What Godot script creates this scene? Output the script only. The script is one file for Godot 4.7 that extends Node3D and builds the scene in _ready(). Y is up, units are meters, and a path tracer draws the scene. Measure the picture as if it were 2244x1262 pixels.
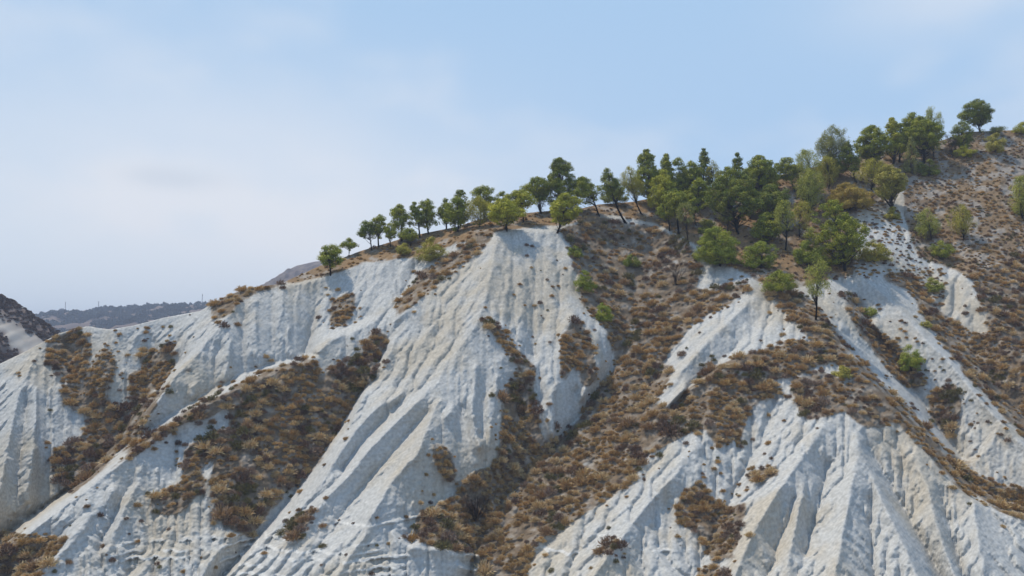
extends Node3D

# ---------------------------------------------------------------- camera maths
const PW := 2244.0
const PH := 1262.0
const FPX := 1900.0           # focal length in photograph pixels
const HORIZON := 760.0        # photograph row of the horizon
const CAM := Vector3(0, 40, 0)
const Z0 := 140.0             # depth of the hillside at the camera's own height
const TAN_SLOPE := 0.9        # mean steepness of the hillside

var pitch := 0.0
var fwd := Vector3.FORWARD
var upv := Vector3.UP

func ray(u: float, v: float) -> Vector3:      # direction through a pixel with z = -1
	var d := fwd + Vector3.RIGHT * ((u - PW * 0.5) / FPX) + upv * ((PH * 0.5 - v) / FPX)
	return d / (-d.z)

func at(u: float, v: float, z: float) -> Vector3:
	return CAM + ray(u, v) * z

func base_depth(u: float, v: float) -> float:
	return Z0 / (1.0 - ray(u, v).y / TAN_SLOPE)

# ---------------------------------------------------------------- tree of things
var taken := {}
func numbered(called: String) -> String:
	var n: int = taken.get(called, 0)
	taken[called] = n + 1
	return called if n == 0 else "%s_%03d" % [called, n]

func tag(o: Node, label := "", category := "", group := "", kind := "") -> void:
	if label: o.set_meta("label", label)
	if category: o.set_meta("category", category)
	if group: o.set_meta("group", group)
	if kind: o.set_meta("kind", kind)

func thing(called: String, where: Vector3, label: String, category: String, group := "") -> Node3D:
	var o := Node3D.new()
	o.name = numbered(called)
	add_child(o)
	o.position = where
	tag(o, label, category, group)
	return o

func obj(called: String, mesh: Mesh, m: Material, parent: Node) -> MeshInstance3D:
	var o := MeshInstance3D.new()
	o.name = numbered(called) if parent == self else called
	o.mesh = mesh
	if m: o.material_override = m
	parent.add_child(o, true)
	return o

# ---------------------------------------------------------------- noise
func noise(s: int, freq: float, oct := 4, ridged := false) -> FastNoiseLite:
	var n := FastNoiseLite.new()
	n.seed = s
	n.noise_type = FastNoiseLite.TYPE_SIMPLEX_SMOOTH
	n.frequency = freq
	n.fractal_octaves = oct
	n.fractal_type = FastNoiseLite.FRACTAL_RIDGED if ridged else FastNoiseLite.FRACTAL_FBM
	return n

# ---------------------------------------------------------------- the hillside, read off the photograph
# each line: points [pixel column, pixel row, metres that it stands out of the mean slope]
var SKYLINE := [[-330, 960, 0], [-150, 870, 0], [-60, 826, 0], [0, 797, 1], [60, 768, 1], [130, 730, 0], [190, 715, 0], [240, 722, -1], [290, 714, -1], [360, 696, -1], [440, 681, 0], [480, 655, 1], [545, 630, 2], [600, 624, 1], [625, 617, -4], [660, 601, -9], [700, 583, -12], [745, 567, -13], [790, 550, -14], [850, 532, -14], [900, 517, -14], [960, 505, -13], [1000, 497, -12], [1040, 484, -12], [1085, 472, -13], [1160, 466, -14], [1204, 462, -14], [1277, 456, -13], [1310, 448, -14], [1386, 442, -15], [1450, 430, -15], [1500, 420, -15], [1600, 403, -15], [1700, 385, -14], [1760, 372, -13], [1830, 355, -12], [1880, 343, -11], [1960, 328, -10], [2066, 307, -9], [2100, 296, -7], [2120, 289, -6], [2146, 288, -5], [2197, 286, -5], [2221, 285, -5], [2260, 276, -5], [2400, 250, -6], [2580, 225, -6]]

var LINES := [
	# front lip of the plateau and the high ground
	[[560, 629, 3], [640, 624, 0], [700, 612, -3], [735, 594, -4], [800, 576, -5], [860, 568, -5], [920, 565, -4]],
	[[990, 528, -2], [1040, 506, 3], [1090, 506, 6]],
	[[1100, 508, 6], [1150, 506, 4], [1210, 507, 1], [1250, 490, -3], [1285, 476, -5], [1340, 476, -8], [1420, 488, -9], [1480, 516, -7], [1510, 540, -4]],
	[[1280, 510, -8], [1340, 528, -12], [1420, 540, -12], [1480, 555, -9]],
	[[1180, 485, -7], [1300, 462, -10], [1400, 456, -12]],
	# the cone under the corner of the plateau
	[[1090, 520, 7], [1077, 600, 9], [1057, 680, 10], [1045, 712, 10], [1000, 775, 9.5], [975, 850, 9.5], [940, 930, 10], [890, 1030, 10], [850, 1110, 11], [780, 1200, 12], [740, 1262, 12], [690, 1400, 12]],
	[[958, 840, 9], [914, 881, 9], [859, 933, 8.5], [811, 981, 8], [767, 1039, 8], [729, 1075, 8], [660, 1160, 8], [600, 1262, 8]],
	[[880, 865, 7], [818, 898, 6.5], [777, 946, 6], [743, 998, 6], [700, 1062, 6]],
	[[900, 850, 5.5], [850, 905, 5], [800, 960, 4.5], [750, 1030, 4.5]],
	[[935, 905, 7], [890, 955, 6.5], [835, 1020, 6], [780, 1085, 6], [720, 1160, 7]],
	[[986, 905, 10], [938, 946, 10], [914, 994, 10.5], [859, 1056, 11], [811, 1135, 12]],
	[[870, 700, 4], [850, 770, 4], [811, 830, 4], [760, 943, 4], [732, 976, 4], [691, 1049, 4], [640, 1124, 4], [560, 1200, 5], [500, 1262, 6], [430, 1360, 7]],
	[[960, 720, 6], [910, 780, 5], [870, 850, 4]],
	[[1013, 890, 7], [1030, 974, 6.5], [1040, 1015, 5]],
	[[1045, 800, 10], [1035, 900, 9.5], [1050, 980, 8]],
	[[1070, 780, 8], [1062, 864, 7], [1052, 960, 6]],
	[[1090, 790, 8], [1085, 880, 7], [1075, 960, 6], [1064, 1018, 3]],
	# shadowed face right of the cone
	[[1150, 540, 4], [1140, 620, 5], [1120, 700, 6]],
	[[1250, 560, 0], [1262, 640, -1], [1290, 690, -1], [1330, 735, -2]],
	[[1200, 560, 2], [1195, 640, 2.5], [1190, 720, 2]],
	[[1165, 620, 3], [1160, 700, 3], [1170, 780, 1]],
	[[1060, 703, 10], [1095, 725, 9], [1130, 780, 7], [1160, 825, 5]],
	[[1255, 690, 4], [1225, 780, 4], [1212, 860, 4], [1212, 950, 1]],
	[[1130, 840, 1], [1140, 900, -1], [1150, 980, -3]],
	[[1300, 740, 1], [1312, 800, 1], [1275, 870, 0]],
	[[1265, 850, -2], [1245, 920, -3]],
	# the crest left of the cone
	[[1085, 512, 5], [1040, 548, 5], [980, 602, 5], [920, 647, 5], [880, 682, 5], [868, 700, 4]],
	[[930, 550, -5], [905, 600, -5], [880, 650, -3]],
	[[895, 655, 0], [839, 690, 1], [783, 724, 2], [720, 746, 3.5], [682, 783, 4]],
	[[690, 640, -3.5], [690, 690, -4.5], [680, 740, -5], [664, 790, -5]],
	[[840, 585, -3], [780, 650, -2.5], [730, 720, -3]],
	[[810, 690, -2], [750, 720, -3]],
	# left cone
	[[550, 632, 3], [520, 665, 5], [470, 730, 5.5], [420, 785, 6], [383, 821, 6.5], [340, 885, 7], [312, 930, 6]],
	[[620, 640, 2.4], [630, 720, 1.2], [640, 790, -1]],
	[[592, 650, 2], [595, 730, 0.8], [605, 790, -1.4]],
	[[562, 660, 4], [558, 740, 3.4], [572, 810, 1]],
	[[537, 690, 3.2], [532, 760, 1.9], [542, 822, 0.2]],
	[[507, 715, 5], [502, 780, 4.9], [492, 845, 3.6]],
	[[480, 760, 4], [467, 850, 3]],
	[[440, 790, 5.6], [425, 870, 4.6]],
	[[655, 640, -0.5], [662, 720, -2]],
	[[690, 775, -3], [600, 796, -2], [540, 816, 0], [470, 852, 2], [390, 898, 3], [318, 945, 2], [285, 968, -2], [235, 1004, -4], [150, 1066, -5], [60, 1138, -5], [-100, 1262, -5]],
	# crest in front of the left cone
	[[690, 787, 4], [640, 802, 6], [560, 832, 8], [480, 872, 9], [400, 917, 9.5], [310, 977, 10], [250, 1024, 11], [160, 1092, 12], [68, 1163, 13], [-100, 1290, 13]],
	[[870, 705, 2], [845, 775, -2], [800, 850, -4], [750, 932, -4], [690, 1022, -4], [620, 1112, -3], [545, 1200, -1], [470, 1290, 2]],
	[[760, 810, 0], [690, 870, 1], [620, 960, 1], [560, 1060, 1.5], [500, 1140, 3]],
	[[400, 940, 7], [385, 1020, 6], [350, 1100, 7], [310, 1180, 8.5], [280, 1262, 9]],
	[[500, 900, 6], [450, 1000, 4.5], [455, 1060, 5], [420, 1150, 7], [370, 1250, 9]],
	[[330, 1000, 9], [290, 1080, 10], [250, 1170, 11], [220, 1262, 12]],
	[[285, 1060, 8.5], [250, 1130, 9.5], [215, 1200, 10.5]],
	[[250, 1077, 12], [200, 1132, 13], [163, 1184, 14], [91, 1258, 15], [0, 1350, 15]],
	[[135, 1170, 12], [60, 1225, 11.5], [-20, 1300, 11]],
	[[520, 1170, 3.5], [470, 1220, 7], [430, 1290, 9]],
	# left gullies and the white spur at the edge of the frame
	[[320, 762, -4], [335, 830, -5], [295, 900, -6], [245, 975, -8], [200, 1035, -8], [130, 1085, -9], [60, 1138, -9]],
	[[150, 740, -3], [165, 830, -5], [200, 905, -6], [215, 960, -7]],
	[[220, 762, 0], [235, 830, -1], [235, 885, -4]],
	[[395, 745, 0], [390, 790, -2], [340, 870, -3]],
	[[75, 785, 2], [45, 850, 4], [22, 950, 5], [0, 1080, 5], [-30, 1160, 4]],
	[[100, 880, 0], [112, 980, -2], [90, 1080, -4]],
	[[60, 880, 2.2], [52, 950, 2], [40, 1040, 1], [35, 1120, 0]],
	[[82, 850, 3], [78, 930, 3.2], [72, 1020, 2], [62, 1100, -0.5]],
	[[-30, 850, 2], [-10, 950, 3], [-60, 1080, 3]],
	# the valley between the cones
	[[1400, 570, -10], [1390, 640, -8], [1370, 730, -7], [1340, 815, -7], [1290, 885, -7], [1230, 965, -6], [1170, 1020, -5], [1100, 1095, -3], [1050, 1180, 0], [1030, 1262, 1], [1020, 1400, 3]],
	[[1000, 1065, 2], [940, 1120, 5], [900, 1185, 7]],
	[[900, 1200, 10], [960, 1207, 9], [1045, 1218, 6]],
	[[900, 1225, 9], [960, 1235, 8], [1040, 1250, 5]],
	# right spur: crests and its white faces
	[[1600, 585, 0], [1640, 612, 3], [1655, 650, 6], [1600, 700, 6], [1540, 762, 5], [1470, 840, 3]],
	[[1560, 640, -1], [1500, 700, -2], [1460, 780, -3], [1420, 850, -4]],
	[[1660, 700, 5], [1600, 770, 4], [1530, 830, 3], [1470, 890, 1]],
	[[1830, 758, 11], [1740, 756, 10], [1660, 782, 9], [1580, 812, 8], [1500, 856, 6], [1450, 905, 4], [1400, 965, 2], [1330, 1035, 2], [1260, 1095, 3], [1200, 1165, 4]],
	[[1700, 640, 5], [1765, 692, 8], [1830, 758, 11], [1890, 822, 12], [1960, 902, 12], [2010, 962, 11.5], [2060, 1032, 11], [2120, 1092, 11], [2190, 1124, 10], [2300, 1145, 10], [2560, 1220, 10]],
	[[1850, 738, 4], [1912, 800, 2], [1985, 882, 1], [2038, 940, 0], [2088, 1010, 0], [2140, 1062, 0], [2205, 1098, 0], [2300, 1122, 1], [2560, 1190, 2]],
	[[1820, 810, 10.5], [1850, 890, 12.5], [1886, 980, 14], [1868, 1060, 15], [1850, 1150, 16], [1830, 1262, 17], [1810, 1400, 17]],
	[[1830, 900, 12.5], [1790, 960, 13], [1740, 1030, 13.5], [1690, 1100, 14], [1640, 1190, 14.5], [1610, 1262, 15], [1560, 1400, 15]],
	[[1815, 1010, 10.5], [1785, 1120, 10.5], [1765, 1210, 11.5]],
	[[1765, 1060, 13], [1745, 1150, 13.5], [1720, 1262, 14.5]],
	[[1740, 1090, 11.5], [1710, 1180, 12], [1680, 1262, 13]],
	[[1886, 985, 14], [1930, 1090, 14.5], [1985, 1200, 15.5], [2020, 1290, 16]],
	[[1905, 1090, 12.5], [1910, 1180, 13], [1915, 1290, 14]],
	[[1900, 975, 11.5], [1963, 1088, 10], [2032, 1203, 10], [2080, 1300, 10]],
	[[2000, 1000, 12], [2035, 1070, 12.5], [2055, 1160, 12.5], [2100, 1290, 13]],
	[[2060, 1080, 10.5], [2085, 1180, 10.5], [2120, 1290, 11.5]],
	[[2134, 1100, 12], [2142, 1180, 13], [2160, 1290, 14]],
	[[1960, 950, 11], [1990, 1040, 10.5], [2010, 1120, 10.5]],
	[[1700, 870, 7], [1660, 970, 7], [1610, 1070, 6.5], [1560, 1180, 8], [1520, 1290, 10]],
	[[1545, 955, 8], [1480, 1040, 9], [1400, 1130, 10.5], [1330, 1220, 12], [1280, 1300, 12]],
	[[1470, 1090, 7.5], [1420, 1180, 9], [1390, 1280, 10]],
	[[1170, 1180, 4], [1150, 1262, 5]],
	# right hand slopes
	[[1880, 600, 1], [1937, 643, 3], [2017, 728, 4], [2085, 800, 4.5], [2160, 890, 5], [2244, 975, 6], [2330, 1050, 6]],
	[[1870, 655, -3], [1930, 742, -4], [1990, 832, -4], [2050, 922, -5], [2110, 1005, -4]],
	[[1835, 640, 2], [1900, 700, 1], [1960, 762, 0], [2020, 830, -1], [2070, 880, -1]],
	[[2000, 620, -3], [2090, 720, -3], [2200, 860, -2], [2300, 950, -2]],
	[[2114, 600, 1], [2165, 690, 2], [2244, 800, 3], [2330, 890, 3]],
	[[1880, 440, -5], [1915, 500, -3], [1960, 570, 0]],
	[[2000, 400, -8], [2060, 500, -6], [2080, 580, -4]],
	[[2180, 330, -3], [2200, 450, -2], [2230, 560, 0], [2330, 700, 1]],
	[[1700, 480, -8], [1650, 560, -4]],
	[[1800, 480, -8], [1840, 590, -1]],
	# beyond the frame
	[[-330, 1440, 10], [200, 1440, 13], [800, 1440, 13], [1020, 1440, 6], [1300, 1440, 13], [1800, 1440, 17], [2560, 1440, 14]],
	[[-330, 960, 0], [-330, 1440, 10]], [[2560, 240, -6], [2560, 700, 0], [2560, 1190, 2]],
]

const U0 := -328.0
const V0 := 216.0
const U1 := 2560.0
const V1 := 1440.0

func sky_at(u: float) -> Vector2:      # row and offset of the skyline
	for i in range(1, SKYLINE.size()):
		if u <= SKYLINE[i][0]:
			var a: Array = SKYLINE[i - 1]
			var b: Array = SKYLINE[i]
			var t: float = (u - a[0]) / (b[0] - a[0])
			return Vector2(lerpf(a[1], b[1], t), lerpf(a[2], b[2], t))
	return Vector2(SKYLINE[-1][1], SKYLINE[-1][2])

var rel := PackedFloat32Array()
var rel_w := 0
var rel_h := 0
var rel_g := 8.0

func relax(g: float, rounds: int) -> void:
	var w := int((U1 - U0) / g) + 1
	var h := int((V1 - V0) / g) + 1
	var sum := PackedFloat32Array(); sum.resize(w * h)
	var cnt := PackedFloat32Array(); cnt.resize(w * h)
	var all := LINES.duplicate()
	all.append(SKYLINE)
	for l: Array in all:
		for i in range(1, l.size()):
			var a := Vector3(l[i - 1][0], l[i - 1][1], l[i - 1][2])
			var b := Vector3(l[i][0], l[i][1], l[i][2])
			var n := int(Vector2(b.x - a.x, b.y - a.y).length() / (g * 0.5)) + 1
			for k in n + 1:
				var p := a.lerp(b, float(k) / n)
				var x := roundi((p.x - U0) / g)
				var y := roundi((p.y - V0) / g)
				if x >= 0 and y >= 0 and x < w and y < h:
					sum[y * w + x] += p.z
					cnt[y * w + x] += 1.0
	var cur := PackedFloat32Array(); cur.resize(w * h)
	if rel.size() > 0:
		for y in h:
			for x in w:
				cur[y * w + x] = rel_at(U0 + x * g, V0 + y * g)
	for i in w * h:
		if cnt[i] > 0.0: cur[i] = sum[i] / cnt[i]
	var om := 1.7
	for r in rounds:
		for y in h:
			var yu := maxi(y - 1, 0) * w
			var yd := mini(y + 1, h - 1) * w
			var yo := y * w
			for x in w:
				var i := yo + x
				if cnt[i] == 0.0:
					var s := cur[yo + maxi(x - 1, 0)] + cur[yo + mini(x + 1, w - 1)] + cur[yu + x] + cur[yd + x]
					cur[i] += om * (s * 0.25 - cur[i])
	rel = cur
	rel_w = w
	rel_h = h
	rel_g = g

func rel_at(u: float, v: float) -> float:
	var x := clampf((u - U0) / rel_g, 0.0, rel_w - 1.001)
	var y := clampf((v - V0) / rel_g, 0.0, rel_h - 1.001)
	var i := int(x)
	var j := int(y)
	x -= i
	y -= j
	var k := j * rel_w + i
	return lerpf(lerpf(rel[k], rel[k + 1], x), lerpf(rel[k + rel_w], rel[k + rel_w + 1], x), y)

# ---------------------------------------------------------------- what grows where (outlines in the photograph)
# [name, density, tussock share, words for the place, outline]
var PATCHES := [
	["scrub", 1.0, 0.65, "in the left gully beside the white spur", [[108, 738], [185, 718], [200, 760], [192, 830], [215, 772], [245, 758], [257, 800], [232, 880], [300, 905], [308, 955], [240, 1010], [160, 1084], [125, 1050], [108, 990], [180, 960], [190, 905], [130, 880], [140, 820], [98, 790]]],
	["scrub", 1.0, 0.55, "in the hollow left of the fluted cone", [[306, 762], [345, 770], [360, 745], [385, 748], [385, 800], [342, 880], [300, 955], [268, 950], [290, 870], [275, 822], [310, 812]]],
	["scrub", 1.0, 0.6, "on the broad flank below the fluted cone", [[300, 968], [400, 905], [480, 860], [560, 820], [640, 792], [688, 782], [705, 822], [765, 785], [825, 722], [850, 745], [832, 800], [790, 862], [750, 930], [700, 1012], [660, 1052], [600, 1112], [545, 1180], [480, 1140], [460, 1062], [470, 1000], [430, 1042], [398, 1050], [405, 975], [500, 935], [505, 892], [400, 932], [300, 996], [255, 1026]]],
	["scrub", 0.45, 0.3, "scattered below the broad scrubby flank", [[330, 1085], [440, 1035], [455, 1080], [380, 1132], [330, 1122]]],
	["scrub", 0.9, 0.75, "on the crest descending left from the plateau corner", [[1090, 503], [1062, 545], [1000, 592], [950, 632], [905, 668], [866, 700], [868, 662], [900, 630], [915, 602], [980, 560], [1030, 520], [1050, 503]]],
	["scrub", 1.0, 0.6, "in the oval patch on the pale slope", [[730, 655], [775, 638], [780, 682], [760, 716], [722, 722], [718, 690]]],
	["scrub", 1.0, 0.8, "on the rim of the left skyline", [[462, 668], [545, 623], [640, 616], [560, 640], [530, 655], [490, 698], [465, 702]]],
	["scrub", 1.1, 0.5, "in the thin line down the cone's dark side", [[1048, 695], [1090, 703], [1130, 758], [1168, 800], [1178, 838], [1140, 822], [1110, 778], [1080, 728]]],
	["scrub", 1.0, 0.75, "in the upright strip right of the great cone", [[1115, 832], [1160, 824], [1180, 880], [1185, 950], [1210, 980], [1190, 1012], [1090, 1012], [1098, 950], [1100, 870]]],
	["scrub", 1.0, 0.7, "in the arched patch on the white rib", [[1245, 707], [1272, 700], [1302, 770], [1310, 832], [1282, 852], [1262, 802], [1230, 832], [1224, 752]]],
	["scrub", 0.95, 0.7, "in the wide valley between the white cones", [[1290, 680], [1330, 730], [1345, 800], [1290, 880], [1260, 930], [1205, 968], [1180, 1010], [1090, 1020], [1040, 1030], [1000, 1080], [910, 1130], [900, 1185], [960, 1200], [1050, 1215], [1055, 1300], [1150, 1300], [1170, 1200], [1260, 1140], [1310, 1108], [1390, 1050], [1420, 1000], [1480, 960], [1540, 940], [1570, 980], [1625, 965], [1640, 905], [1700, 862], [1730, 872], [1690, 832], [1750, 822], [1830, 790], [1830, 758], [1740, 742], [1650, 772], [1560, 802], [1510, 850], [1470, 895], [1440, 880], [1480, 800], [1450, 792], [1520, 712], [1640, 640], [1640, 615], [1540, 635], [1500, 620], [1460, 660], [1380, 660]]],
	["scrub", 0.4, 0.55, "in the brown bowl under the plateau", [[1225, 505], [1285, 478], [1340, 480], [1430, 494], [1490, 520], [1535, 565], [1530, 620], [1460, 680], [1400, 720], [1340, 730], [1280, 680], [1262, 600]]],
	["scrub", 0.95, 0.7, "on the long crest right of the forked cone", [[1660, 630], [1780, 655], [1840, 735], [1930, 835], [2010, 915], [2080, 990], [2140, 1040], [2260, 1075], [2610, 1170], [2610, 1230], [2190, 1124], [2120, 1087], [2050, 1012], [1960, 922], [1880, 842], [1830, 792], [1750, 720]]],
	["scrub", 1.0, 0.45, "on the narrow rib between two white slabs", [[1838, 640], [1870, 648], [1900, 700], [1960, 750], [2010, 800], [2034, 842], [1990, 852], [1940, 802], [1890, 742]]],
	["scrub", 0.9, 0.6, "on the brown slope right of the white slab", [[1930, 600], [1990, 640], [2030, 700], [2085, 790], [2244, 960], [2610, 1060], [2610, 600], [2300, 560], [2200, 560], [2120, 590], [2165, 725], [2130, 730], [2060, 680], [2010, 600]]],
	["scrub", 0.9, 0.4, "in the dark patch inside the right gully", [[2035, 862], [2090, 838], [2108, 880], [2085, 960], [2040, 925]]],
	["scrub", 1.1, 0.7, "at the foot of the pale lower spur", [[-60, 1180], [0, 1163], [60, 1170], [145, 1180], [122, 1220], [90, 1262], [40, 1320], [-60, 1320]]],
	["scrub", 1.0, 0.6, "in the small patch among the pale ledges", [[612, 1168], [650, 1120], [702, 1108], [682, 1150], [640, 1187]]],
	["scrub", 1.0, 0.4, "in the dark patch left of the forked cone", [[1488, 1092], [1530, 1053], [1560, 1090], [1600, 1112], [1640, 1100], [1622, 1150], [1612, 1232], [1560, 1228], [1530, 1172], [1480, 1142]]],
	["scrub", 0.9, 0.5, "low on the ledges under the dark patch", [[1515, 1262], [1550, 1235], [1600, 1250], [1600, 1300], [1515, 1300]]],
	["scrub", 1.0, 0.4, "beside the lower cone's ledges", [[1310, 1210], [1345, 1175], [1370, 1190], [1340, 1220]]],
	["scrub", 0.5, 0.4, "on the knob of the forked cone", [[1730, 830], [1800, 815], [1900, 850], [1960, 930], [1900, 945], [1850, 900], [1760, 930]]],
	["scrub", 0.6, 0.4, "on the pale face right of the dark patch", [[1630, 1040], [1700, 1020], [1715, 1040], [1650, 1060]]],
	["scrub", 0.9, 0.4, "in the small cleft at the cone's foot", [[950, 975], [975, 980], [1000, 1040], [985, 1065], [960, 1020]]],
	["sparse", 0.02, 0.4, "alone on the pale back slope at left", [[190, 725], [450, 690], [440, 740], [380, 800], [260, 900], [250, 780]]],
	["sparse", 0.025, 0.3, "alone on the shadowed face right of the cone", [[1110, 530], [1240, 530], [1260, 660], [1250, 700], [1180, 800], [1130, 680]]],
	["sparse", 0.05, 0.3, "alone on the white slab of the right gully", [[1900, 640], [1940, 660], [2080, 810], [2200, 960], [2140, 1010], [2000, 820]]],
	["sparse", 0.025, 0.4, "alone on the pale face under the scrub", [[1560, 980], [1720, 880], [1720, 980], [1640, 1100], [1520, 1060]]],
	["sparse", 0.012, 0.3, "alone on the left spur's pale flank", [[20, 800], [110, 760], [140, 900], [100, 1000], [60, 860]]],
	["sparse", 0.012, 0.3, "alone among the pale lower ledges", [[220, 1120], [560, 1160], [900, 1120], [880, 1262], [200, 1262]]],
	["sparse", 0.45, 0.35, "on the mottled strip above the right gully", [[1885, 450], [1960, 440], [1990, 520], [2080, 600], [2060, 680], [1950, 610], [1850, 610]]],
	["high", 0.55, 0.5, "on the brown upper slope near the summit", [[1985, 370], [1990, 300], [2080, 280], [2150, 266], [2244, 260], [2610, 225], [2610, 600], [2244, 570], [2120, 600], [2010, 560], [1980, 470]]],
	["high", 0.3, 0.85, "in the dry grass along the plateau", [[600, 600], [700, 555], [800, 526], [1000, 473], [1090, 448], [1230, 440], [1400, 418], [1520, 400], [1540, 540], [1440, 490], [1340, 470], [1250, 490], [1100, 504], [960, 545], [920, 562], [800, 574], [720, 604], [640, 622]]],
	["high", 0.3, 0.6, "under the pines of the upper slope", [[1520, 400], [1900, 310], [1990, 300], [1990, 370], [1960, 440], [1880, 450], [1870, 600], [1700, 640], [1640, 600], [1540, 560]]],
]
var STRATA := [[[560, 1190], [640, 1120], [800, 1075], [960, 1060], [930, 1110], [900, 1200], [880, 1300], [480, 1300]], [[230, 1195], [420, 1165], [620, 1160], [560, 1230], [240, 1240]], [[1180, 1180], [1350, 1150], [1480, 1200], [1480, 1225], [1190, 1225]]]


const MG := 4.0
var mask := {}
var mask_w := 0
var mask_h := 0

func poly(a: Array) -> PackedVector2Array:
	var p := PackedVector2Array()
	for q: Array in a: p.append(Vector2(q[0], q[1]))
	return p

func paint(called: String, outlines: Array, weights: Array) -> void:
	mask_w = int((U1 - U0) / MG) + 1
	mask_h = int((V1 - V0) / MG) + 1
	var m := PackedFloat32Array(); m.resize(mask_w * mask_h)
	for k in outlines.size():
		var p := poly(outlines[k])
		var lo := p[0]
		var hi := p[0]
		for q in p:
			lo = lo.min(q)
			hi = hi.max(q)
		var x0 := clampi(int((lo.x - U0) / MG), 0, mask_w - 1)
		var x1 := clampi(int((hi.x - U0) / MG) + 1, 0, mask_w - 1)
		var y0 := clampi(int((lo.y - V0) / MG), 0, mask_h - 1)
		var y1 := clampi(int((hi.y - V0) / MG) + 1, 0, mask_h - 1)
		for y in range(y0, y1 + 1):
			for x in range(x0, x1 + 1):
				if Geometry2D.is_point_in_polygon(Vector2(U0 + x * MG, V0 + y * MG), p):
					m[y * mask_w + x] = maxf(m[y * mask_w + x], weights[k])
	for pass_ in 2:                       # soften the outlines so that noise can break them up
		var o := m.duplicate()
		for y in range(2, mask_h - 2):
			for x in range(2, mask_w - 2):
				var i := y * mask_w + x
				o[i] = (m[i] * 2.0 + m[i - 2] + m[i + 2] + m[i - 2 * mask_w] + m[i + 2 * mask_w]) / 6.0
		m = o
	mask[called] = m

func mask_at(called: String, u: float, v: float) -> float:
	var x := clampf((u - U0) / MG, 0.0, mask_w - 1.001)
	var y := clampf((v - V0) / MG, 0.0, mask_h - 1.001)
	var i := int(x)
	var j := int(y)
	x -= i
	y -= j
	var m: PackedFloat32Array = mask[called]
	var k := j * mask_w + i
	return lerpf(lerpf(m[k], m[k + 1], x), lerpf(m[k + mask_w], m[k + mask_w + 1], x), y)

# ---------------------------------------------------------------- the hillside mesh
const NU := 963
const NV := 420
const NB := 14
const DU := 3.0
var pos := PackedVector3Array()
var nor := PackedVector3Array()

func grid_uv(i: int, j: int) -> Vector2:
	var u := U0 + i * DU
	var s := sky_at(u).x
	return Vector2(u, lerpf(s, V1 - 4.0, float(j) / (NV - 1)))

func rills(st: int, before: PackedFloat32Array, n_big: FastNoiseLite, n_mid: FastNoiseLite, n_tiny: FastNoiseLite, amount: Array) -> PackedFloat32Array:
	var hu := (NU + st - 1) / st
	var hv := NV / st
	var n := hu * hv
	var cut := PackedFloat32Array(); cut.resize(n)
	var xw := PackedFloat32Array(); xw.resize(n)
	var yy := PackedFloat32Array(); yy.resize(n)
	var zw := PackedFloat32Array(); zw.resize(n)
	var pw := (NU + 1) / 2
	var ph := NV / 2
	var same := before.size() == n
	var n_way := noise(15, 0.3, 2)
	var lo := 1e9
	var hi := -1e9
	for i in hu:
		var u := U0 + i * st * DU
		var sk := sky_at(u).x
		for j in hv:
			var v := lerpf(sk, V1 - 4.0, float(j * st) / (NV - 1))
			var r := ray(u, v)
			var k := j * hu + i
			var z := Z0 / (1.0 - r.y / TAN_SLOPE) - rel_at(u, v)
			var p := r * z
			z -= n_big.get_noise_3dv(p) * 0.75 + n_mid.get_noise_3dv(p) * 0.14 + n_tiny.get_noise_3dv(p) * 0.14
			if same: cut[k] = before[k]
			elif before.size() > 0:
				var fi := minf(i * 0.5, pw - 1.001)
				var fj := minf(j * 0.5, ph - 1.001)
				var b := int(fj) * pw + int(fi)
				cut[k] = lerpf(lerpf(before[b], before[b + 1], fi - int(fi)), lerpf(before[b + pw], before[b + pw + 1], fi - int(fi)), fj - int(fj))
			z += cut[k]
			xw[k] = r.x * z
			yy[k] = r.y * z + n_way.get_noise_3dv(p) * 0.3
			zw[k] = z
			lo = minf(lo, yy[k])
			hi = maxf(hi, yy[k])
	var nb := 9000
	var head := PackedInt32Array(); head.resize(nb + 1); head.fill(-1)
	var nxt := PackedInt32Array(); nxt.resize(n)
	for k in n:
		var b := int((yy[k] - lo) / (hi - lo) * (nb - 1))
		nxt[k] = head[b]
		head[b] = k
	var acc := PackedFloat32Array(); acc.resize(n); acc.fill(1.0)
	var ways := PackedInt32Array([-hu - 1, -hu, -hu + 1, -1, 1, hu - 1, hu, hu + 1])
	for b in range(nb - 1, -1, -1):
		var k := head[b]
		while k >= 0:
			var i := k % hu
			var j := k / hu
			if i > 0 and j > 0 and i < hu - 1 and j < hv - 1:
				var best := -1
				var steep := 0.0
				var y := yy[k]
				for w in ways:
					var o := k + w
					if yy[o] < y:
						var dx := xw[o] - xw[k]
						var dz := zw[o] - zw[k]
						var q := (y - yy[o]) * (y - yy[o]) / (dx * dx + dz * dz + 0.01)
						if q > steep:
							steep = q
							best = o
				if best >= 0: acc[best] += acc[k]
			k = nxt[k]
	var bl := PackedFloat32Array(); bl.resize(n)
	for k in n: bl[k] = log(minf(acc[k], 500.0))
	for pass_ in (4 if st == 2 else 2):
		var o := bl.duplicate()
		for j in range(1, hv - 1):
			for i in range(1, hu - 1):
				var k := j * hu + i
				o[k] = (bl[k] * 2.0 + bl[k - 1] + bl[k + 1] + bl[k - hu] + bl[k + hu]) / 6.0
		bl = o
		if pass_ == 0:
			for k in n: cut[k] += amount[0] * bl[k]
	for k in n: cut[k] += amount[1] * bl[k]
	return cut

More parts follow.
